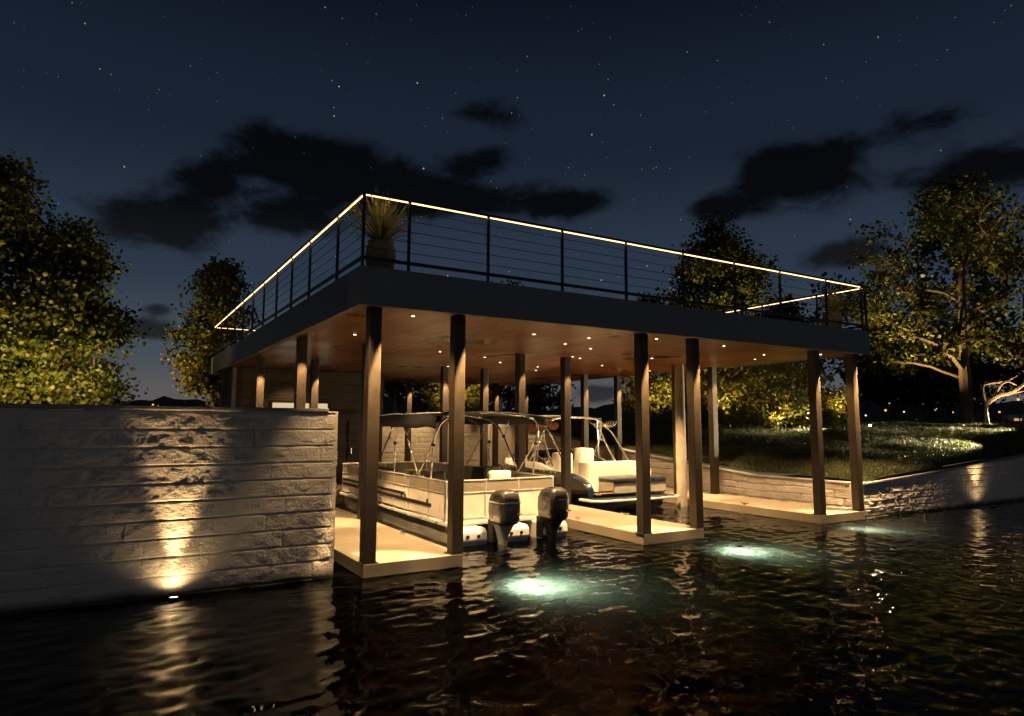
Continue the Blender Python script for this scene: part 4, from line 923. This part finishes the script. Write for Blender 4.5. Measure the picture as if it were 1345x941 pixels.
for a, e, sa, se, wt in ((.044, .263, .09, .036, 1.25), (.1, .33, .055, .022, .9), (.2, .378, .09, .032, 1), (.32, .352, .11, .04, 1.1), (.21, .292, .06, .028, 1.1), (.43, .33, .07, .024, 1), (.502, .452, .065, .02, .85), (.6, .33, .09, .024, 1.1), (.5, .39, .05, .018, .8), (.957, .342, .07, .04, 1.5), (.842, .305, .045, .018, 1), (1.117, .38, .075, .02, .85), (1.174, .318, .11, .03, 1), (1.02, .228, .055, .02, 1.2), (.034, .125, .045, .013, 1.2), (.671, .046, .032, .014, 1.1), (.05, .15, .02, .009, .9)):
    x = mt('MULTIPLY', mt('SUBTRACT', azm, a), 1 / sa); y = mt('MULTIPLY', mt('SUBTRACT', el, e), 1 / se)
    q = mt('EXPONENT', mt('MULTIPLY', mt('ADD', mt('MULTIPLY', x, x), mt('MULTIPLY', y, y)), -.75)); q = mt('MULTIPLY', q, wt)
    tot = q if tot is None else mt('ADD', tot, q)
mask = mt('ADD', tot, mt('MULTIPLY', mt('SUBTRACT', n1.outputs[0], .5), 1.9))
mr = N(nt, 'ShaderNodeMapRange', interpolation_type='SMOOTHSTEP', inp={1: .34, 2: .92}); L(mask, mr.inputs[0])
gate = N(nt, 'ShaderNodeMapRange', interpolation_type='SMOOTHSTEP', inp={1: .03, 2: .25}); L(tot, gate.inputs[0])
cm = mt('MULTIPLY', mt('MULTIPLY', mr.outputs[0], gate.outputs[0]), .97)
dark = ramp(nt, [(0, (.035, .034, .038)), (.1, (.016, .017, .021)), (.3, (.0018, .0021, .003))]); L(sp.outputs[2], dark.inputs[0])
mxc = N(nt, 'ShaderNodeMix', data_type='RGBA'); L(cm, mxc.inputs[0]); L(sky.outputs[0], mxc.inputs[6]); L(dark.outputs[0], mxc.inputs[7])
# stars
col = mxc.outputs[2]
for sc, th, pw, br, loc in ((62, .075, 8, .9, (0, 0, 0)), (95, .09, 6, .3, (3, 1, 2)), (30, .04, 5, 1.0, (5, 2, 7))):
    mp2 = N(nt, 'ShaderNodeMapping', inp={'Location': loc, 'Scale': (sc, sc, sc)}); L(tc.outputs['Generated'], mp2.inputs[0])
    vo = N(nt, 'ShaderNodeTexVoronoi', inp={'Scale': 1}); L(mp2.outputs[0], vo.inputs['Vector'])
    st = N(nt, 'ShaderNodeMapRange', inp={1: th, 2: th * .45, 3: 0, 4: 1}); L(vo.outputs['Distance'], st.inputs[0])
    sx = N(nt, 'ShaderNodeSeparateColor'); L(vo.outputs['Color'], sx.inputs[0])
    b1 = mt('MULTIPLY', mt('MULTIPLY', st.outputs[0], mt('POWER', sx.outputs[0], pw)), br)
    fade = N(nt, 'ShaderNodeMapRange', inp={1: .05, 2: .35, 3: .15, 4: 1}); L(sp.outputs[2], fade.inputs[0])
    b2 = mt('MULTIPLY', mt('MULTIPLY', b1, fade.outputs[0]), mt('SUBTRACT', 1, mt('MULTIPLY', cm, .98)))
    ad = N(nt, 'ShaderNodeMix', data_type='RGBA', blend_type='ADD', inp={0: 1}); L(col, ad.inputs[6])
    cc = N(nt, 'ShaderNodeCombineColor'); L(mt('MULTIPLY', b2, .85), cc.inputs[0]); L(mt('MULTIPLY', b2, .92), cc.inputs[1]); L(b2, cc.inputs[2]); L(cc.outputs[0], ad.inputs[7]); col = ad.outputs[2]
L(col, bg.inputs[0]); bg.inputs[1].default_value = 1

# ------------------------------------------------------------------ camera and render settings
cd = bpy.data.cameras.new('camera'); cam = bpy.data.objects.new('camera', cd); C.objects.link(cam); bpy.context.scene.camera = cam
cd.sensor_width = 36; cd.lens = 36 * 874.2 / 1345; cd.clip_end = 3000; cd.shift_y = -7.7 / 1345
ya, pi2, ro = R(31.087), R(6.205), R(.261)
fw = Vector((math.sin(ya) * math.cos(pi2), math.cos(ya) * math.cos(pi2), math.sin(pi2)))
cam.location = (-3.006, -9.265, 2.2)
q = fw.to_track_quat('-Z', 'Y'); cam.rotation_euler = (q @ __import__('mathutils').Quaternion((0, 0, 1), ro)).to_euler()
s = bpy.context.scene
s.view_settings.view_transform = 'Standard'; s.view_settings.look = 'None'; s.view_settings.exposure = 0; s.view_settings.gamma = 1
s.render.engine = 'CYCLES'; s.cycles.use_denoising = True; s.cycles.max_bounces = 8; s.cycles.transparent_max_bounces = 8
s.cycles.caustics_reflective = False; s.cycles.caustics_refractive = False; s.cycles.sample_clamp_indirect = 40
